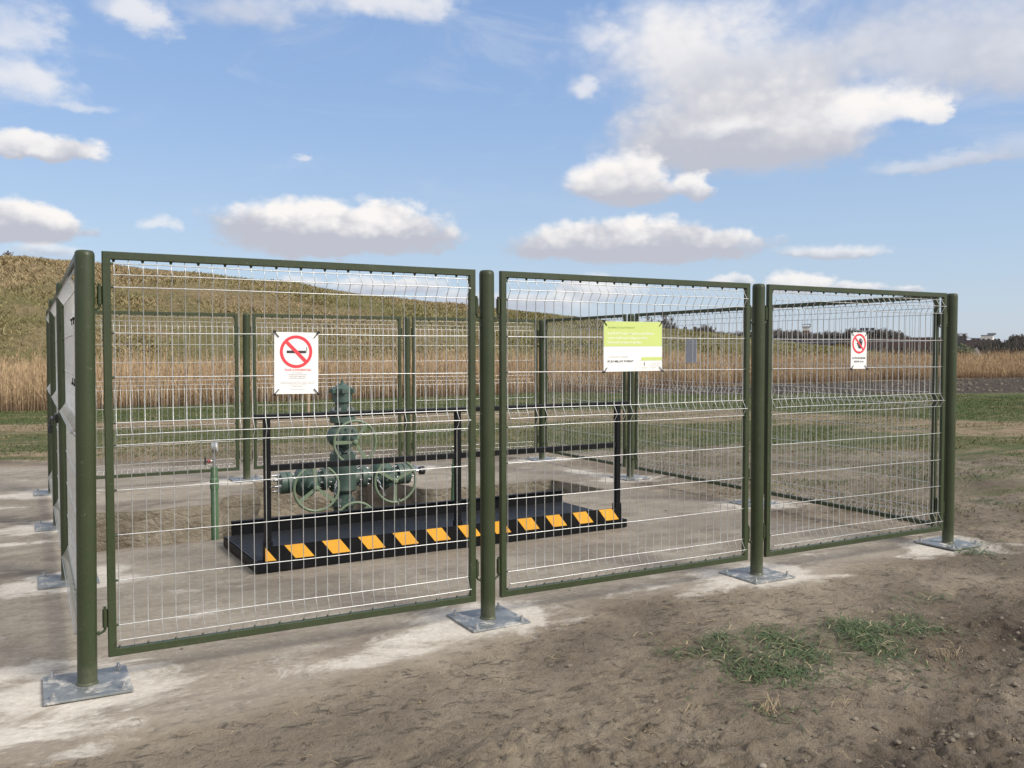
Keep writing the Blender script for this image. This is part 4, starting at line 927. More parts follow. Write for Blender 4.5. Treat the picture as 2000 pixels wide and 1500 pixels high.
mb = MB(); flange(mb, (0, 0, -.50), (0, 0, 1), .15, .06); mb.lathe((0, 0, -.95), (0, 0, 1), [(0, .13), (.45, .13)], 28); mb.build('casing', [M_WELL, M_ZINC], WH)
def chain(parent, pts_, lk=.021):
    P = [Vector(q) for q in pts_]; mb = MB(); k_ = 0
    for a, b in zip(P[:-1], P[1:]):
        n_ = max(1, int((b-a).length/(lk*1.45))); d = (b-a).normalized(); e = d.orthogonal().normalized(); q_ = d.cross(e)
        for i in range(n_):
            c = a+(b-a)*((i+.5)/n_); s_ = e if k_ % 2 else q_; k_ += 1
            mb.tube([c+d*lk*math.cos(t_)+s_*lk*.5*math.sin(t_) for t_ in np.linspace(0, 2*PI, 9)[:-1]], .0036, 5, closed=True)
    return mb.build('chain', M_ZINC, parent)
chain(WH, [(-.20, -.41, .06), (-.20, -.36, .16), (-.13, -.25, .28)]); chain(WH, [(-.19, -.42, .07), (-.16, -.40, -.04), (-.21, -.38, -.13)])
chain(WH, [(.225, -.41, .26), (.27, -.43, .14), (.31, -.42, .06)]); chain(WH, [(.46, -.43, .02), (.455, -.42, -.06)]); chain(WH, [(.13, -.42, .46), (.145, -.42, .40)])

# ------------------------------------------------------------------ gauge pipes in the pit
def gauge_pipe(label, loc, top, zbot, red, lean_=0):
    root = thing('gauge_pipe', label, 'pipe', loc, 0, 'green gauge pipes in the pit')
    mb = MB(); mb.lathe((0, 0, zbot), (0, 0, 1), [(0, .031), (top-zbot-.17, .031)], 20); mb.build('pipe', M_POLEG, root)
    mb = MB(); mb.lathe((0, 0, top-.19), (0, 0, 1), [(0, .031), (.004, .036), (.085, .036), (.09, .032), (.095, .030), (.185, .028), (.19, .024)], 20); mb.build('collar', M_POLEG, root)
    mb = MB(); mb.lathe((0, 0, top), (0, 0, 1), [(0, .012), (.03, .012), (.032, .018), (.075, .018), (.078, .011), (.13, .011)], 6); mb.cyl((0, 0, top+.05), (-.05, -.01, top+.05), .008, 8); mb.build('needle_valve', M_ZINC, root)
    if red:
        mb = MB(); mb.cyl((-.03, -.006, top+.05), (-.058, -.011, top+.05), .011, 10, 0); mb.tube([(-.075, -.015, top+.02), (-.072, -.014, top+.08)], .0075, 8, 1); mb.cyl((-.058, -.011, top+.05), (-.074, -.014, top+.05), .005, 6, 1); mb.build('valve_handle', [M_REDPLASTIC, M_DARKMETAL], root)
        mb = MB(); mb.lathe((-.022, 0, top+.165), (1, -.25, 0), [(0, .030), (.004, .043), (.040, .045), (.047, .040)], 28, 0); gd = mb.build('pressure_gauge', M_ZINC, root)
        mb = MB(); mb.lathe((-.022+.0445, -.011, top+.165), (1, -.25, 0), [(0, .0405), (.003, .0405)], 28); mb.build('dial', M_SIGNW, gd)
    else:
        mb = MB(); mb.tube([(-.05, -.01, top+.05), (-.05, -.04, top+.055)], .006, 6); mb.tube([(-.045, -.01, top+.09), (.03, .0, top+.10)], .008, 6); mb.build('valve_handle', M_ZINC, root)
    root.rotation_euler = (0, lean_, 0); return root
gauge_pipe('green upright pipe topped by a silver dial gauge and small red valve handle', (1.145, 3.22, 0), .575, -.75, True)
gauge_pipe('leaning green pipe behind the platform, without a dial', (3.83, 4.22, 0), .42, -.75, False, .045)

# ------------------------------------------------------------------ signs
def text_into(mb, s_, cx0, cz0, h, width=None, align='CENTER', mi=0, off=.0040, shear=0, bold=0.0):
    cu = bpy.data.curves.new('t', 'FONT'); cu.body = s_; cu.size = 1.0; cu.align_x = align; cu.resolution_u = 2; cu.offset = bold; cu.shear = shear
    ob = bpy.data.objects.new('t', cu); COL.objects.link(ob); me = bpy.data.meshes.new_from_object(ob)
    if len(me.vertices):
        co = np.zeros(len(me.vertices)*3); me.vertices.foreach_get('co', co); co = co.reshape(-1, 3)
        k_ = h/.70; w_ = (co[:, 0].max()-co[:, 0].min())*k_; kx = k_*(width/w_ if width else 1)
        mb.add([(cx0+q[0]*kx, -off, cz0+q[1]*k_) for q in co], [list(p.vertices) for p in me.polygons], mi)
    bpy.data.objects.remove(ob); bpy.data.curves.remove(cu); bpy.data.meshes.remove(me)
def poly_into(mb, P, mi=0, off=.0040): mb.add([(q[0], -off, q[1]) for q in P], [list(range(len(P)))], mi)
def quad_grid(mb, x0, z0, x1, z1, mi, off): poly_into(mb, [(x0, z0), (x1, z0), (x1, z1), (x0, z1)], mi, off)
def ring_flat(mb, cx0, cz0, R, r, mi, off, n=64, sx_=1.0):
    a = np.linspace(0, 2*PI, n, endpoint=False); vs = [(cx0+math.cos(t)*R*sx_, -off, cz0+math.sin(t)*R) for t in a]+[(cx0+math.cos(t)*r*sx_, -off, cz0+math.sin(t)*r) for t in a]
    mb.add(vs, [(i, (i+1) % n, n+(i+1) % n, n+i) for i in range(n)], mi)
def bar(mb, a, b, w, mi, off):
    a = Vector((a[0], a[1])); b = Vector((b[0], b[1])); d = (b-a).normalized(); s_ = Vector((-d.y, d.x))*w/2
    poly_into(mb, [tuple(a-s_), tuple(b-s_), tuple(b+s_), tuple(a+s_)], mi, off)
def ties(root, w, h, mats=None):
    for sx_ in (-1, 1):
        for sz in (-1, 1):
            mb = MB(); cx0, cz0 = sx_*(w/2-.006), sz*(h/2-.006)
            dx, dz = -sx_*.022, -sz*.026
            mb.tube([(cx0+sx_*.012, .004, cz0+sz*.012), (cx0+sx_*.010, -.006, cz0+sz*.009), (cx0, -.008, cz0), (cx0+dx*.75, -.008, cz0+dz*.75)], .0024, 6)
            mb.box((cx0+sx_*.006-.006, -.014, cz0+sz*.008-.006), (cx0+sx_*.006+.006, -.004, cz0+sz*.008+.006), bev=.001)
            mb.build('cable_tie', M_TIE, root)
def sign_root(label, w, h, loc, rz, mats, mi=0, tilt=0):
    root = thing('sign', label, 'sign', loc, rz); root.rotation_euler = (0, tilt, rz)
    mb = MB(); mb.box((-w/2, -.003, -h/2), (w/2, 0, h/2)); mb.build('board', mats, root); ties(root, w, h); return root
# no smoking
S1 = sign_root('white no-smoking sign with a red circle, tied to the near left panel', .224, .312, (.980, -.012, 1.482), 0, M_SIGNW, tilt=R_(.6))
mb = MB(); ring_flat(mb, -.002, .058, .0825, .0675, 0, .0046); bar(mb, (-.002-.0515, .058+.0515), (-.002+.0515, .058-.0515), .017, 0, .0050); mb.build('prohibition_ring', M_RED, S1)
mb = MB(); quad_grid(mb, -.050, .0505, .046, .0635, 0, .0042); bar(mb, (.049, .052), (.049, .067), .003, 0, .0042); bar(mb, (.053, .066), (.051, .082), .003, 0, .0042); mb.build('cigarette', M_INK, S1)
mb = MB(); text_into(mb, 'TILOS A DOHÁNYZÁS', .006, -.0395, .0105, .135, bold=.012); mb.build('red_lettering', M_RED, S1)
mb = MB()
for s_, zz, w_ in (('NO SMOKING', -.052, .050), ('INTERDICTION DE FUMER', -.061, .095), ('RAUCHEN VERBOTEN', -.070, .080), ('КУРЕНИЕ ЗАПРЕЩЕНО', -.079, .088)): text_into(mb, s_, .005, zz, .0048, w_)
for s_, zz, w_ in (('A dohányzás leszokás támogatásához segítséget kaphat, illetve', -.097, .185), ('dohányzással kapcsolatos észrevételeit megteheti a következő', -.1045, .170), ('és zöld számon hívható', -.112, .085), ('06 80 200 493', -.120, .048), ('www.leteszemacigit.hu', -.134, .078)): text_into(mb, s_, .004, zz, .0036, w_)
mb.build('lettering', M_GREYINK, S1)
# project notice
S2 = sign_root('lime and white project notice tied to the middle front panel', .447, .308, (3.088, -.012, 1.572), 0, M_SIGNW, tilt=R_(-.3))
mb = MB(); quad_grid(mb, -.2225, .001, .2225, .153, 0, .0040); poly_into(mb, [(.058, -.088), (.2225, -.088), (.2225, -.067), (.063, -.067)], 0, .0040); mb.build('lime_field', M_SIGNG, S2)
mb = MB(); text_into(mb, 'RE-ENERGY SOLUTIONS KFT.', -.193, .111, .0105, .205, 'LEFT', off=.0046); mb.build('olive_lettering', M_OLIVEINK, S2)
mb = MB()
for s_, zz, w_ in (('KutHŐ-ÁT Projekt - Meddő és szerződtetett', .074, .352), ('lezárt mélyfúrások mélygeotermikus', .047, .305), ('hőtermelő rendszerré alakítása', .020, .255)): text_into(mb, s_, -.196, zz, .0135, w_, 'LEFT', off=.0046, bold=.012)
mb.build('white_lettering', M_WHITEINK, S2)
mb = MB(); text_into(mb, '87,83 MILLIÓ FORINT', -.196, -.097, .0125, .197, 'LEFT', off=.0044, bold=.01); mb.build('black_lettering', M_INK, S2)
mb = MB(); text_into(mb, 'A TÁMOGATÁS ÖSSZEGE:', -.193, -.068, .0085, .155, 'LEFT', off=.0044)
for a, b in (((.010, -.152), (.036, -.089)), ((.036, -.089), (.058, -.089)), ((.042, -.135), (.057, -.100)), ((.120, -.137), (.130, -.103))): bar(mb, a, b, .0014, 0, .0044)
for s_, zz in (('AZ NKFI ALAPBÓL', -.111), ('MEGVALÓSULÓ', -.124), ('PROJEKT', -.137)): text_into(mb, s_, .137, zz, .0065, None, 'LEFT', off=.0044)
text_into(mb, 'MAGYARORSZÁG', .085, -.131, .0045, .056, off=.0044); text_into(mb, 'KORMÁNYA', .085, -.138, .0045, .040, off=.0044)
mb.build('grey_lettering', M_PALEINK, S2)
mb = MB(); poly_into(mb, [(.082, -.120), (.088, -.120), (.090, -.113), (.0895, -.105), (.0805, -.105), (.080, -.113)], 0, .0044); poly_into(mb, [(.0815, -.104), (.0885, -.104), (.0895, -.100), (.085, -.097), (.0805, -.100)], 0, .0044); mb.build('emblem', M_GREYINK, S2)
# keep out
S3 = sign_root('white keep-out sign with a black hand in a red circle on the right front panel', .166, .266, (5.131, -.012, 1.547), 0, M_SIGNW, tilt=R_(.4))
mb = MB(); ring_flat(mb, 0, .052, .0725, .0585, 0, .0050); bar(mb, (-.045, .052+.045), (.045, .052-.045), .0125, 0, .0054); mb.build('prohibition_ring', M_RED, S3)
mb = MB(); cx0, cz0 = .006, .040
poly_into(mb, [(cx0-.016, cz0-.020), (cx0+.008, cz0-.026), (cx0+.020, cz0-.014), (cx0+.027, cz0+.020), (cx0+.018, cz0+.026), (cx0+.002, cz0+.024), (cx0-.006, cz0+.018)], 0, .0044)
for a, b, w_ in (((cx0-.002, cz0+.018), (cx0-.006, cz0+.043), .0065), ((cx0+.006, cz0+.022), (cx0+.006, cz0+.051), .0066), ((cx0+.0145, cz0+.022), (cx0+.017, cz0+.046), .0062), ((cx0+.022, cz0+.016), (cx0+.029, cz0+.036), .0056), ((cx0-.010, cz0-.010), (cx0-.026, cz0+.014), .0085)):
    bar(mb, a, b, w_, 0, .0046); ring_flat(mb, b[0], b[1], w_/2, .0003, 0, .0046, 14)
mb.build('hand_symbol', M_INK, S3)
mb = MB(); ring_flat(mb, -.030, .064, .0125, .0108, 0, .0042, 30)
for a, b in (((-.040, .050), (-.034, .050)), ((-.030, .048), (-.022, .048)), ((-.036, .040), (-.034, .028)), ((-.026, .040), (-.028, .028)), ((-.024, .018), (-.012, .026)), ((-.018, .010), (-.026, .006)), ((.038, .055), (.040, .066))): bar(mb, a, b, .0018, 0, .0042)
mb.build('face_outline', M_PALEINK, S3)
mb = MB(); text_into(mb, 'ILLETÉKTELENEKNEK', 0, -.060, .0125, .142, bold=.012); text_into(mb, 'BELÉPNI TILOS', 0, -.086, .0125, .100, bold=.012); mb.build('lettering', M_INK, S3)
sign_root('grey back of a sign tied outside the right-hand fence', .172, .256, (6.228, 3.143, 1.549), R_(90), M_SIGNBACK)
sign_root('sign tied outside the near left panel, seen edge-on', .224, .312, (-.012, .33, 1.54), R_(270), M_SIGNW)

# ------------------------------------------------------------------ wooden stake
st = MB(); st.lathe((0, 0, -.1), (.03, 0, 1), [(0, .026), (.5, .028), (.80, .030), (.86, .024)], 7, smooth=False)
M_WOOD = varied('weathered_wood', (.30, .22, .14), (.42, .32, .21), 12, .8)
tag(st.build('wooden_stake', M_WOOD, None, (4.30, 11.6, 0)), 'weathered wooden stake leaning in the grass beyond the back fence', 'stake')

# ------------------------------------------------------------------ far trees
M_BARK = varied('grey_bark', (.10, .085, .070), (.15, .13, .11), 3, .9)
M_TWIGS = varied('bare_twigs', (.115, .102, .092), (.16, .143, .13), .6, .95)
M_CONIFER = varied('conifer_needles', (.022, .034, .022), (.040, .055, .033), 1.2, .9)
M_BUSHG = varied('grey_green_bush', (.085, .105, .055), (.12, .13, .075), .8, .95)
M_WILLOW = varied('yellow_twigs', (.26, .19, .075), (.32, .24, .11), .8, .95)
M_THICK = varied('dark_thicket', (.055, .050, .044), (.085, .078, .066), .5, .95)
def bare_tree(seed, h, spread, upright, trunk_h, twig=.030, mat_=None, dens=1.0):
    """bare deciduous tree: trunk and main limbs, and a crown of fine branches"""
    r = random.Random(seed); tr, cr = MB(), MB()
    def grow(p, d, L, rad, lev):
        pts_ = [p]; n_ = 4; dd = d.copy()
        for i in range(n_):
            dd = (dd+Vector((r.gauss(0, .16), r.gauss(0, .16), r.gauss(.03+upright*.10, .08)))).normalized(); pts_.append(pts_[-1]+dd*L/n_)
        rads = [max(twig*.45, rad*(1-.5*i/n_)) for i in range(n_+1)]
        (tr if lev <= 1 else cr).tube(pts_, rads, 5 if lev <= 1 else 3, caps=False)
        if lev >= 5: return
        k_ = {0: 7, 1: 6, 2: 5, 3: 5, 4: 4}[lev]; k_ = max(2, int(k_*dens))
        for i in range(k_):
            f = r.uniform(.35, 1.0) if lev else r.uniform(.25, 1.0)
            j = min(n_-1, int(f*n_)); q = pts_[j].lerp(pts_[j+1], f*n_-j); a = r.uniform(0, 2*PI)
            tilt = r.uniform(.35, .95)*spread
            nd = (dd*math.cos(tilt)+Vector((math.cos(a), math.sin(a), .15)).normalized()*math.sin(tilt)).normalized()
            grow(q, nd, L*r.uniform(.48, .72), rads[j]*.6, lev+1)
    base = Vector((0, 0, -.2)); th = h*trunk_h
    tr.tube([base, base+Vector((r.gauss(0, .05), 0, th*.5)), base+Vector((r.gauss(0, .1), r.gauss(0, .1), th))], [h*.028, h*.023, h*.020], 8, caps=False)
    grow(base+Vector((0, 0, th*.85)), Vector((0, 0, 1)), h*.42, h*.019, 0)
    # normalise the height
    zmax = max(q[2] for q in cr.v); k_ = h/zmax
    for b_ in (tr, cr): b_.v = [(q[0]*k_, q[1]*k_, q[2]*k_) for q in b_.v]
    return tr, cr
def plant(kind, label, cat, u, v, dist, proto=None, group=None, sc=(1, 1, 1), rz=0.0, builder=None, zbase=0.0):
    q = at(u, v, dist)
    if proto is None:
        root = thing(kind, label, cat, (q[0], q[1], zbase), rz, group); a, b, ma, mb_ = builder()
        a.build('trunk', ma, root); b.build('crown', mb_, root)
    else: root = dup(proto, label, (q[0], q[1], zbase), rz, group)
    root.scale = sc
    return root
def H(v, dist, u=1500):          # height above ground of the point seen at (u, v)
    return float(at(u, v, dist)[2])
GT = 'bare trees beyond the mound'
tall = plant('bare_tree', 'tall thin bare tree rising behind the mound, left one of three beside the lime notice', 'tree', 1262, 620, 125, group=GT, builder=lambda: (*bare_tree(1, H(612, 125), .55, .6, .28, .034), M_BARK, M_TWIGS))
plant('bare_tree', 'tallest thin bare tree behind the mound, middle one beside the lime notice', 'tree', 1292, 612, 122, tall, GT, (1.0, 1.0, 1.05), 2.1)
plant('bare_tree', 'tall thin bare tree behind the mound, right one beside the lime notice', 'tree', 1322, 618, 126, tall, GT, (1.05, 1.05, .98), 4.0)
rnd = plant('bare_tree', 'broad round bare tree showing above the mound right of the floodlight mast', 'tree', 1388, 633, 135, group=GT, builder=lambda: (*bare_tree(5, H(632, 135), .95, .1, .22, .042), M_BARK, M_TWIGS))
tl = [(1428, 650, 140, .72, 'low bare tree above the mound, next right of the broad round one'), (1452, 645, 150, .85, 'bare tree above the mound just left of the second front post'),
      (1512, 641, 150, .95, 'bare tree over the dark roof, just right of the second front post'), (1536, 645, 152, .9, 'bare tree over the dark roof, left of the brick tower'), (1556, 643, 158, .9, 'bare tree touching the brick tower on its left'),
      (1603, 648, 150, .85, 'bare tree right of the brick tower'), (1622, 646, 155, .9, 'bare tree above the slope of the dark roof'), (1652, 641, 145, .95, 'bare tree just left of the hand sign'),
      (1712, 641, 150, .97, 'bare tree just right of the hand sign'), (1732, 650, 155, .8, 'lower bare tree behind the red-brown roof'), (1757, 646, 160, .9, 'bare tree at the right end of the red-brown roof'), (1415, 646, 160, .8, 'slim bare tree behind the broad round one'),
      (1494, 647, 148, .9, 'bare tree just left of the third front gap, over the dark roof'), (1524, 646, 140, .9, 'nearer bare tree between two others over the dark roof'), (1588, 648, 145, .9, 'bare tree just right of the brick tower shaft'), (1637, 648, 150, .9, 'bare tree above the yellow gable'),
      (1672, 646, 150, .9, 'bare tree whose crown is partly behind the hand sign'), (1698, 650, 158, .9, 'bare tree showing past the right edge of the hand sign'), (1744, 652, 150, .9, 'small bare tree between two taller ones at the right'), (1778, 656, 150, .9, 'low bare tree at the far right of the panel'), (1810, 659, 150, .9, 'lowest bare tree seen through the right end of the last panel'), (1862, 654, 160, .9, 'brownish bare tree between the last post and the conifer'), (1978, 655, 170, .9, 'bare tree rising above the thicket near the right edge')]
for i, (u, v, d_, s_, lab) in enumerate(tl):
    k_ = H(v, d_)/H(632, 135); plant('bare_tree', lab, 'tree', u, v, d_, rnd, GT, (k_*.95, k_*.95, k_), i*1.3+.4)
# small shrub on the ridge at the far left
q = at(9, 499, 71); shr = thing('bare_shrub', 'small bare shrub on the crest of the mound at the far left', 'shrub', (q[0], q[1], float(hill_h(np.array([q[0]]), np.array([q[1]]))[0])))
a, b = bare_tree(9, 1.5, .75, .5, .1, .022, dens=.62); a.build('trunk', M_BARK, shr); b.build('crown', M_TWIGS, shr)
for i, (u, d_, s_) in enumerate(((2, 71.5, .8), (17, 70.5, .7))):
    q = at(u, 499, d_); c = dup(shr, 'smaller bare shrub %s of the crest shrub at the far left' % ('left', 'right')[i], (q[0], q[1], float(hill_h(np.array([q[0]]), np.array([q[1]]))[0])), i*2.0+1); c.scale = (s_, s_, s_)
# conifers
def conifer(h):
    t, c = MB(), MB(); t.lathe((0, 0, -.2), (0, 0, 1), [(0, h*.03), (h*.3, h*.022), (h*.95, .02)], 7); r = random.Random(4)
    for i in range(520):
        f = r.random()**.8; zz = h*(.08+.9*f); R = h*.26*(1-f)*r.uniform(.5, 1.05)+.05; a = r.uniform(0, 2*PI); s_ = h*.05
        p = Vector((math.cos(a)*R, math.sin(a)*R, zz-R*.25)); i0 = Vector((math.cos(a)*R*.3, math.sin(a)*R*.3, zz)); w_ = Vector((-math.sin(a), math.cos(a), 0))*s_*r.uniform(.6, 1.2)
        c.add([i0, p-w_, p+Vector((math.cos(a), math.sin(a), -.3))*s_, p+w_], [(0, 1, 2, 3)])
    return t, c, M_BARK, M_CONIFER
con = plant('conifer', 'dark pointed conifer just right of the last front post', 'tree', 1883, 655, 175, builder=lambda: conifer(H(654, 175)))
plant('conifer', 'dark conifer partly behind the hand sign', 'tree', 1697, 655, 165, con, None, (.9, .9, .92), 1.0)
plant('conifer', 'dark conifer at the right end of the bare trees', 'tree', 1763, 657, 170, con, None, (1.1, 1.1, .85), 2.0)
plant('conifer', 'small dark conifer above the mound left of the second front post', 'tree', 1434, 650, 155, con, None, (.8, .8, .98), 3.0)
plant('conifer', 'low dark conifer beside the second front post on its right', 'tree', 1516, 656, 160, con, None, (1.2, 1.2, .8), 4.0)
plant('conifer', 'small dark conifer below the tall thin bare trees', 'tree', 1325, 641, 130, con, None, (1.0, 1.0, 1.02), 5.0)
# leafy shrubs
def bush(h, w, n_, seed):
    t, c = MB(), MB(); r = random.Random(seed)
    for k_ in range(4): t.tube([(0, 0, -.1), (r.gauss(0, .2), r.gauss(0, .2), h*.4)], [h*.03, h*.015], 5)
    for i in range(n_):
        a = r.uniform(0, 2*PI); f = r.random()**.5; zz = h*r.random()**.8; R = w*f*math.sqrt(max(.05, 1-(zz/h)**2))*(1+.25*math.sin(a*3+seed)); p = Vector((math.cos(a)*R, math.sin(a)*R, zz)); s_ = h*.045*r.uniform(.5, 1.4)
        e = Vector((r.gauss(0, 1), r.gauss(0, 1), r.gauss(0, 1))).normalized(); k2 = e.orthogonal().normalized()
        c.add([p-e*s_, p+k2*s_*.6, p+e*s_, p-k2*s_*.6], [(0, 1, 2, 3)])
    return t, c
def bushes(u, v, d_, w, label, m_, seed):
    return plant('shrub', label, 'shrub', u, v, d_, builder=lambda: (*bush(H(v, d_), w, 900, seed), M_BARK, m_))
bushes(1869, 672, 110, 2.6, 'grey-green leafy shrub beside the last front post', M_BUSHG, 1)
bushes(1890, 679, 112, 1.6, 'smaller grey-green shrub left of the white gable', M_BUSHG, 2)
bushes(1998, 661, 180, 3.2, 'yellowish willow shrub at the right edge of the picture', M_WILLOW, 3)
bushes(1720, 686, 115, 3.0, 'grey-green scrub below the red-brown roof', M_BUSHG, 4)
bushes(1765, 690, 112, 2.6, 'low grey-green scrub at the right of the red-brown roof', M_BUSHG, 5)
# far thickets that read as one mass
def thicket(name, label, segs, n_, hgt, m_):
    th_ = []
    for (u0, u1, v0, v1, d0, d1) in segs:
        for i in range(n_):
            f = random.random(); u = u0+(u1-u0)*f; v = v0+(v1-v0)*f; d_ = random.uniform(d0, d1); q = at(u, v, d_); th_.append((q[0], q[1], max(.3, q[2])))
    th_ = np.array(th_); n2 = len(th_); top = th_[:, 2]*(.62+.42*rng.random(n2))*(1+.3*fbm(th_[:, 0], th_[:, 1], .25, 3)); base = th_.copy(); base[:, 2] = np.where(rng.random(n2) < .6, 0, top*rng.uniform(.2, .7, n2))
    L = top-base[:, 2]; a = rng.uniform(0, 2*PI, n2); lean_ = rng.uniform(.05, .6, n2); w = rng.uniform(.03, .10, n2)
    tip = base+np.stack([np.cos(a)*L*lean_, np.sin(a)*L*lean_, L], 1); b2 = rng.uniform(0, PI, n2); wv = np.stack([np.cos(b2)*w, np.sin(b2)*w, 0*w], 1)
    V = np.stack([base-wv, base+wv, tip+wv*.3, tip-wv*.3], 1).reshape(-1, 3)
    return tag(fast_mesh(name, V, np.arange(len(V)).reshape(-1, 4), m_), label, 'thicket', kind='stuff')
thicket('thicket', 'dark bare thicket in front of the far houses at the right edge', [(1912, 2030, 668, 664, 120, 150), (1930, 2030, 680, 676, 100, 112)], 3500, 3, M_THICK)
thicket('thicket', 'dark scrub along the foot of the far bare trees', [(1480, 1860, 660, 664, 170, 190), (1340, 1480, 650, 660, 165, 180), (1500, 1850, 680, 680, 104, 114)], 6000, 3, M_THICK)

# ------------------------------------------------------------------ far buildings
def plain(name, c1, k=.8): return varied(name, c1, tuple(q*k for q in c1), 1.5, .9, spec=.1)
M_ROOFD = plain('dark_roof_tiles', (.042, .038, .038)); M_ROOFR = plain('red_brown_roof_tiles', (.050, .034, .029)); M_WALLY = plain('yellow_render', (.40, .30, .12)); M_WALLB = plain('tan_render', (.24, .20, .15))
M_WALLW = plain('white_render', (.72, .71, .68), .92); M_WALLG = plain('grey_concrete', (.26, .27, .29)); M_PANE = mat('dark_window', None, (.03, .035, .04), .15); M_BRICK = plain('brick', (.16, .085, .065)); M_CREAM = plain('cream_render', (.62, .56, .40), .92)
M_ROOFBR = plain('brown_roof_tiles', (.050, .040, .036))
def house(label, u, dist, L, D, wall, roof, mw, mr, rz=0.0, windows=3, chimney=False, over=.35):
    q = at(u, 690, dist); root = thing('house', label, 'house', (q[0], q[1], 0), rz)
    mb = MB(); mb.box((-L/2, -D/2, -.2), (L/2, D/2, wall))
    mb.add([(-L/2, -D/2, wall), (-L/2, D/2, wall), (-L/2, 0, wall+roof), (L/2, -D/2, wall), (L/2, D/2, wall), (L/2, 0, wall+roof)], [(0, 2, 1), (3, 4, 5)]); mb.build('wall', mw, root)
    mb = MB(); t_ = .18; e = over*roof/(D/2)
    for s_ in (-1, 1):
        a = [(-L/2-over, s_*(D/2+over), wall-e), (L/2+over, s_*(D/2+over), wall-e), (L/2+over, s_*.001, wall+roof), (-L/2-over, s_*.001, wall+roof)]
        b = [(p[0], p[1], p[2]+t_) for p in a]; mb.add(a+b, [(0, 1, 2, 3), (4, 7, 6, 5), (0, 4, 5, 1), (1, 5, 6, 2), (2, 6, 7, 3), (3, 7, 4, 0)])
    rf = mb.build('roof', mr, root)
    if chimney: mb = MB(); mb.box((L*.2, -.2, wall+roof*.5), (L*.2+.4, .2, wall+roof+.4)); mb.box((L*.2-.05, -.25, wall+roof+.4), (L*.2+.45, .25, wall+roof+.5)); mb.build('chimney', M_BRICK, rf)
    for i in range(windows):
        xx = -L/2+L*(i+.5)/windows; mb = MB(); mb.box((xx-.6, -D/2-.05, wall*.38), (xx+.6, -D/2-.003, wall*.78)); mb.build('window', M_PANE, root)
    for s_ in (-1, 1): mb = MB(); mb.box((s_*(L/2+.003) if s_ > 0 else -L/2-.05, -.7, wall*.40), (L/2+.05 if s_ > 0 else -L/2-.003, .7, wall*.8)); mb.build('window', M_PANE, root)
    return root
VA = YAW
house('long house with a big dark roof below the brick tower', 1556, 132, 11, 8, 1.7, H(663, 132)-1.7, M_WALLB, M_ROOFD, -.75, 4, over=.6)
house('house with a yellow gable right of the dark roof', 1636, 128, 7, 6.0, 1.6, H(670, 128)-1.6, M_WALLY, M_ROOFD, -2.35, 2)
house('small yellow house just left of the hand sign', 1660, 140, 4.5, 5, 1.8, H(668, 140)-1.8, M_WALLY, M_ROOFR, -.8, 1)
house('low house with a red-brown roof right of the hand sign', 1738, 140, 13, 8, 1.5, H(663, 140)-1.5, M_WALLB, M_ROOFR, -.85, 4)
house('house with a dark roof behind the last fence panel', 1800, 150, 11, 8, 1.7, H(664, 150)-1.7, M_WALLB, M_ROOFD, -.95, 3)
house('house with a broad brown roof behind the white gable', 1903, 150, 6, 6, 1.9, H(668, 150)-1.9, M_WALLB, M_ROOFBR, -1.0, 3)
house('small house with a white gable facing the reeds', 1907, 118, 3.2, 1.7, .75, H(677, 118)-.75, M_WALLW, M_ROOFD, -2.55, 0, False, .12)
house('cream house partly behind the last front post', 1870, 230, 3.2, 3.2, H(654, 230)-.7, .6, M_CREAM, M_WALLG, -1.0, 1, False)
# apartment block
q = at(1927, 690, 330); ap = thing('apartment_block', 'white and grey stepped apartment block on the skyline at the right', 'building', (q[0], q[1], 0), -1.05)
h1, h2, h3 = H(666, 330), H(659, 330), H(654, 330)
mb = MB(); mb.box((-4.4, -3, 0), (-1.6, 3, h1)); mb.box((1.8, -3.1, 0), (4.2, 3.0, h1-.3)); mb.build('wall', M_WALLW, ap)
mb = MB(); mb.box((-1.6, -2.8, 0), (1.8, 2.8, h2)); mb.build('centre_wall', M_WALLW, ap)
mb = MB(); mb.box((-4.5, -3.1, h1), (-1.65, 3.1, h1+.6)); mb.box((-1.62, -2.9, h2), (1.85, 2.9, h2+.3)); mb.build('roof', M_WALLG, ap)
mb = MB(); mb.box((.2, -1.8, h2+.3), (2.6, 1.8, h3)); mb.build('roof_housing', M_WALLG, ap)
for fl in range(3):
    for xx in (-3.6, -2.4, -.8, .7, 2.6, 3.5):
        mb = MB(); mb.box((xx-.35, -3.15, h1*.45+fl*1.3), (xx+.35, -2.75, h1*.45+fl*1.3+.75)); mb.build('window', M_PANE, ap)
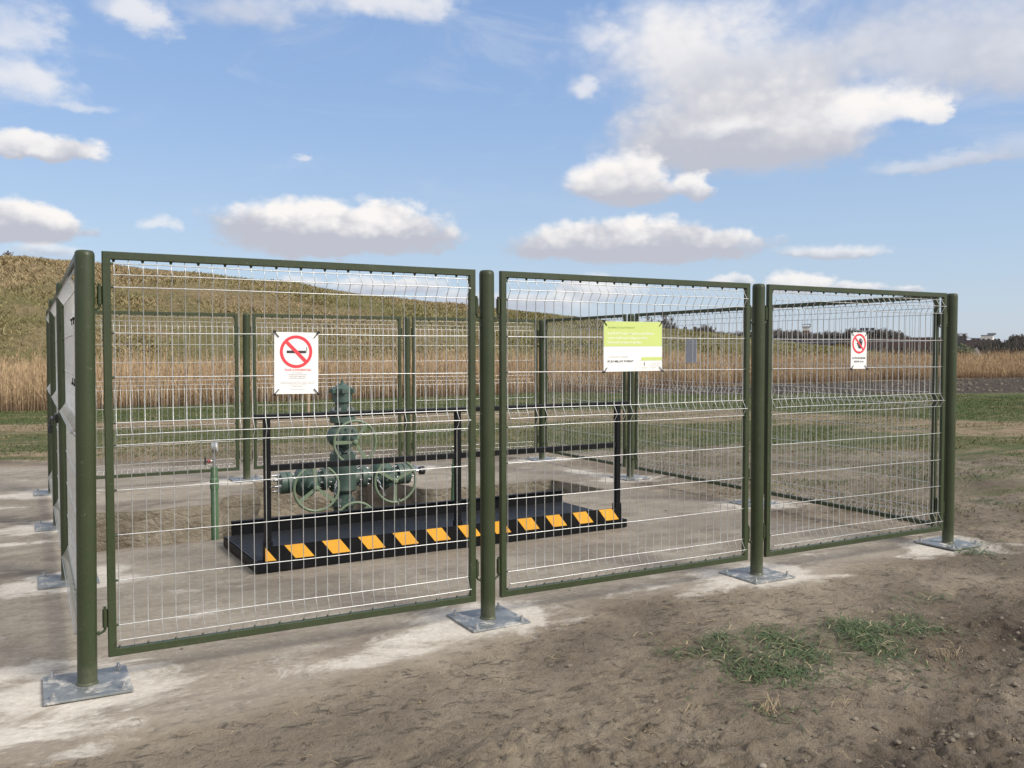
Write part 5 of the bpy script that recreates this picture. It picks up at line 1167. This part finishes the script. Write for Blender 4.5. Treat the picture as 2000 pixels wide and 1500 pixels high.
# brick tower
q = at(1574, 690, 210); tw = thing('brick_tower', 'brick tower with a railed white top over the bare trees', 'tower', (q[0], q[1], 0), -.8)
ht = H(646, 210); mb = MB(); mb.box((-.72, -.72, 0), (.72, .72, ht)); mb.build('shaft', M_BRICK, tw)
mb = MB(); mb.box((-.9, -.9, ht+.7), (.9, .9, ht+.9)); mb.build('platform', M_WALLG, tw)
mb = MB(); mb.box((-.70, -.70, ht), (.70, .70, ht+.7)); mb.build('lantern', M_WALLW, tw)
mb = MB()
for sx_ in (-.85, -.28, .28, .85):
    for sy_ in (-.85, .85): mb.cyl((sx_, sy_, ht+.95), (sx_, sy_, ht+1.4), .05, 5); mb.cyl((sy_, sx_, ht+.95), (sy_, sx_, ht+1.4), .05, 5)
for a, b in (((-.85, -.85), (.85, -.85)), ((.85, -.85), (.85, .85)), ((.85, .85), (-.85, .85)), ((-.85, .85), (-.85, -.85))): mb.cyl((*a, ht+1.4), (*b, ht+1.4), .05, 5)
mb.build('railing', M_DARKMETAL, tw)
# floodlight masts
def mast(label, u, v, d_, n_):
    q = at(u, 690, d_); root = thing('floodlight_mast', label, 'mast', (q[0], q[1], 0), -.7, 'floodlight masts'); h_ = H(v, d_)
    mb = MB(); mb.cyl((0, 0, 0), (0, 0, h_), .14, 8, r2=.08); mb.cyl((-.8, 0, h_-.1), (.8, 0, h_-.1), .06, 6); mb.build('pole', M_WALLG, root)
    for xx in np.linspace(-.75, .75, n_): mb = MB(); mb.box((xx-.28, -.25, h_), (xx+.28, .25, h_+.42), bev=.04); mb.cyl((xx, 0, h_-.1), (xx, 0, h_), .05, 6); mb.build('lamp_head', M_DARKMETAL, root)
mast('floodlight mast with two square lamps over the mound', 1347, 642, 150, 2)
mast('floodlight mast showing at the upper right corner of the hand sign', 1693, 647, 150, 3)
# aerial mast beside the conifer
q = at(1896, 690, 230); am = thing('aerial_mast', 'thin aerial mast with a long crossbar right of the conifer', 'mast', (q[0], q[1], 0), -1.0); h_ = H(661, 230)
mb = MB(); mb.cyl((0, 0, 0), (0, 0, h_), .12, 6, r2=.06); mb.build('pole', M_WALLG, am); mb = MB(); mb.cyl((-1.0, 0, h_-.2), (1.0, 0, h_-.2), .06, 5); mb.build('crossbar', M_WALLG, am)
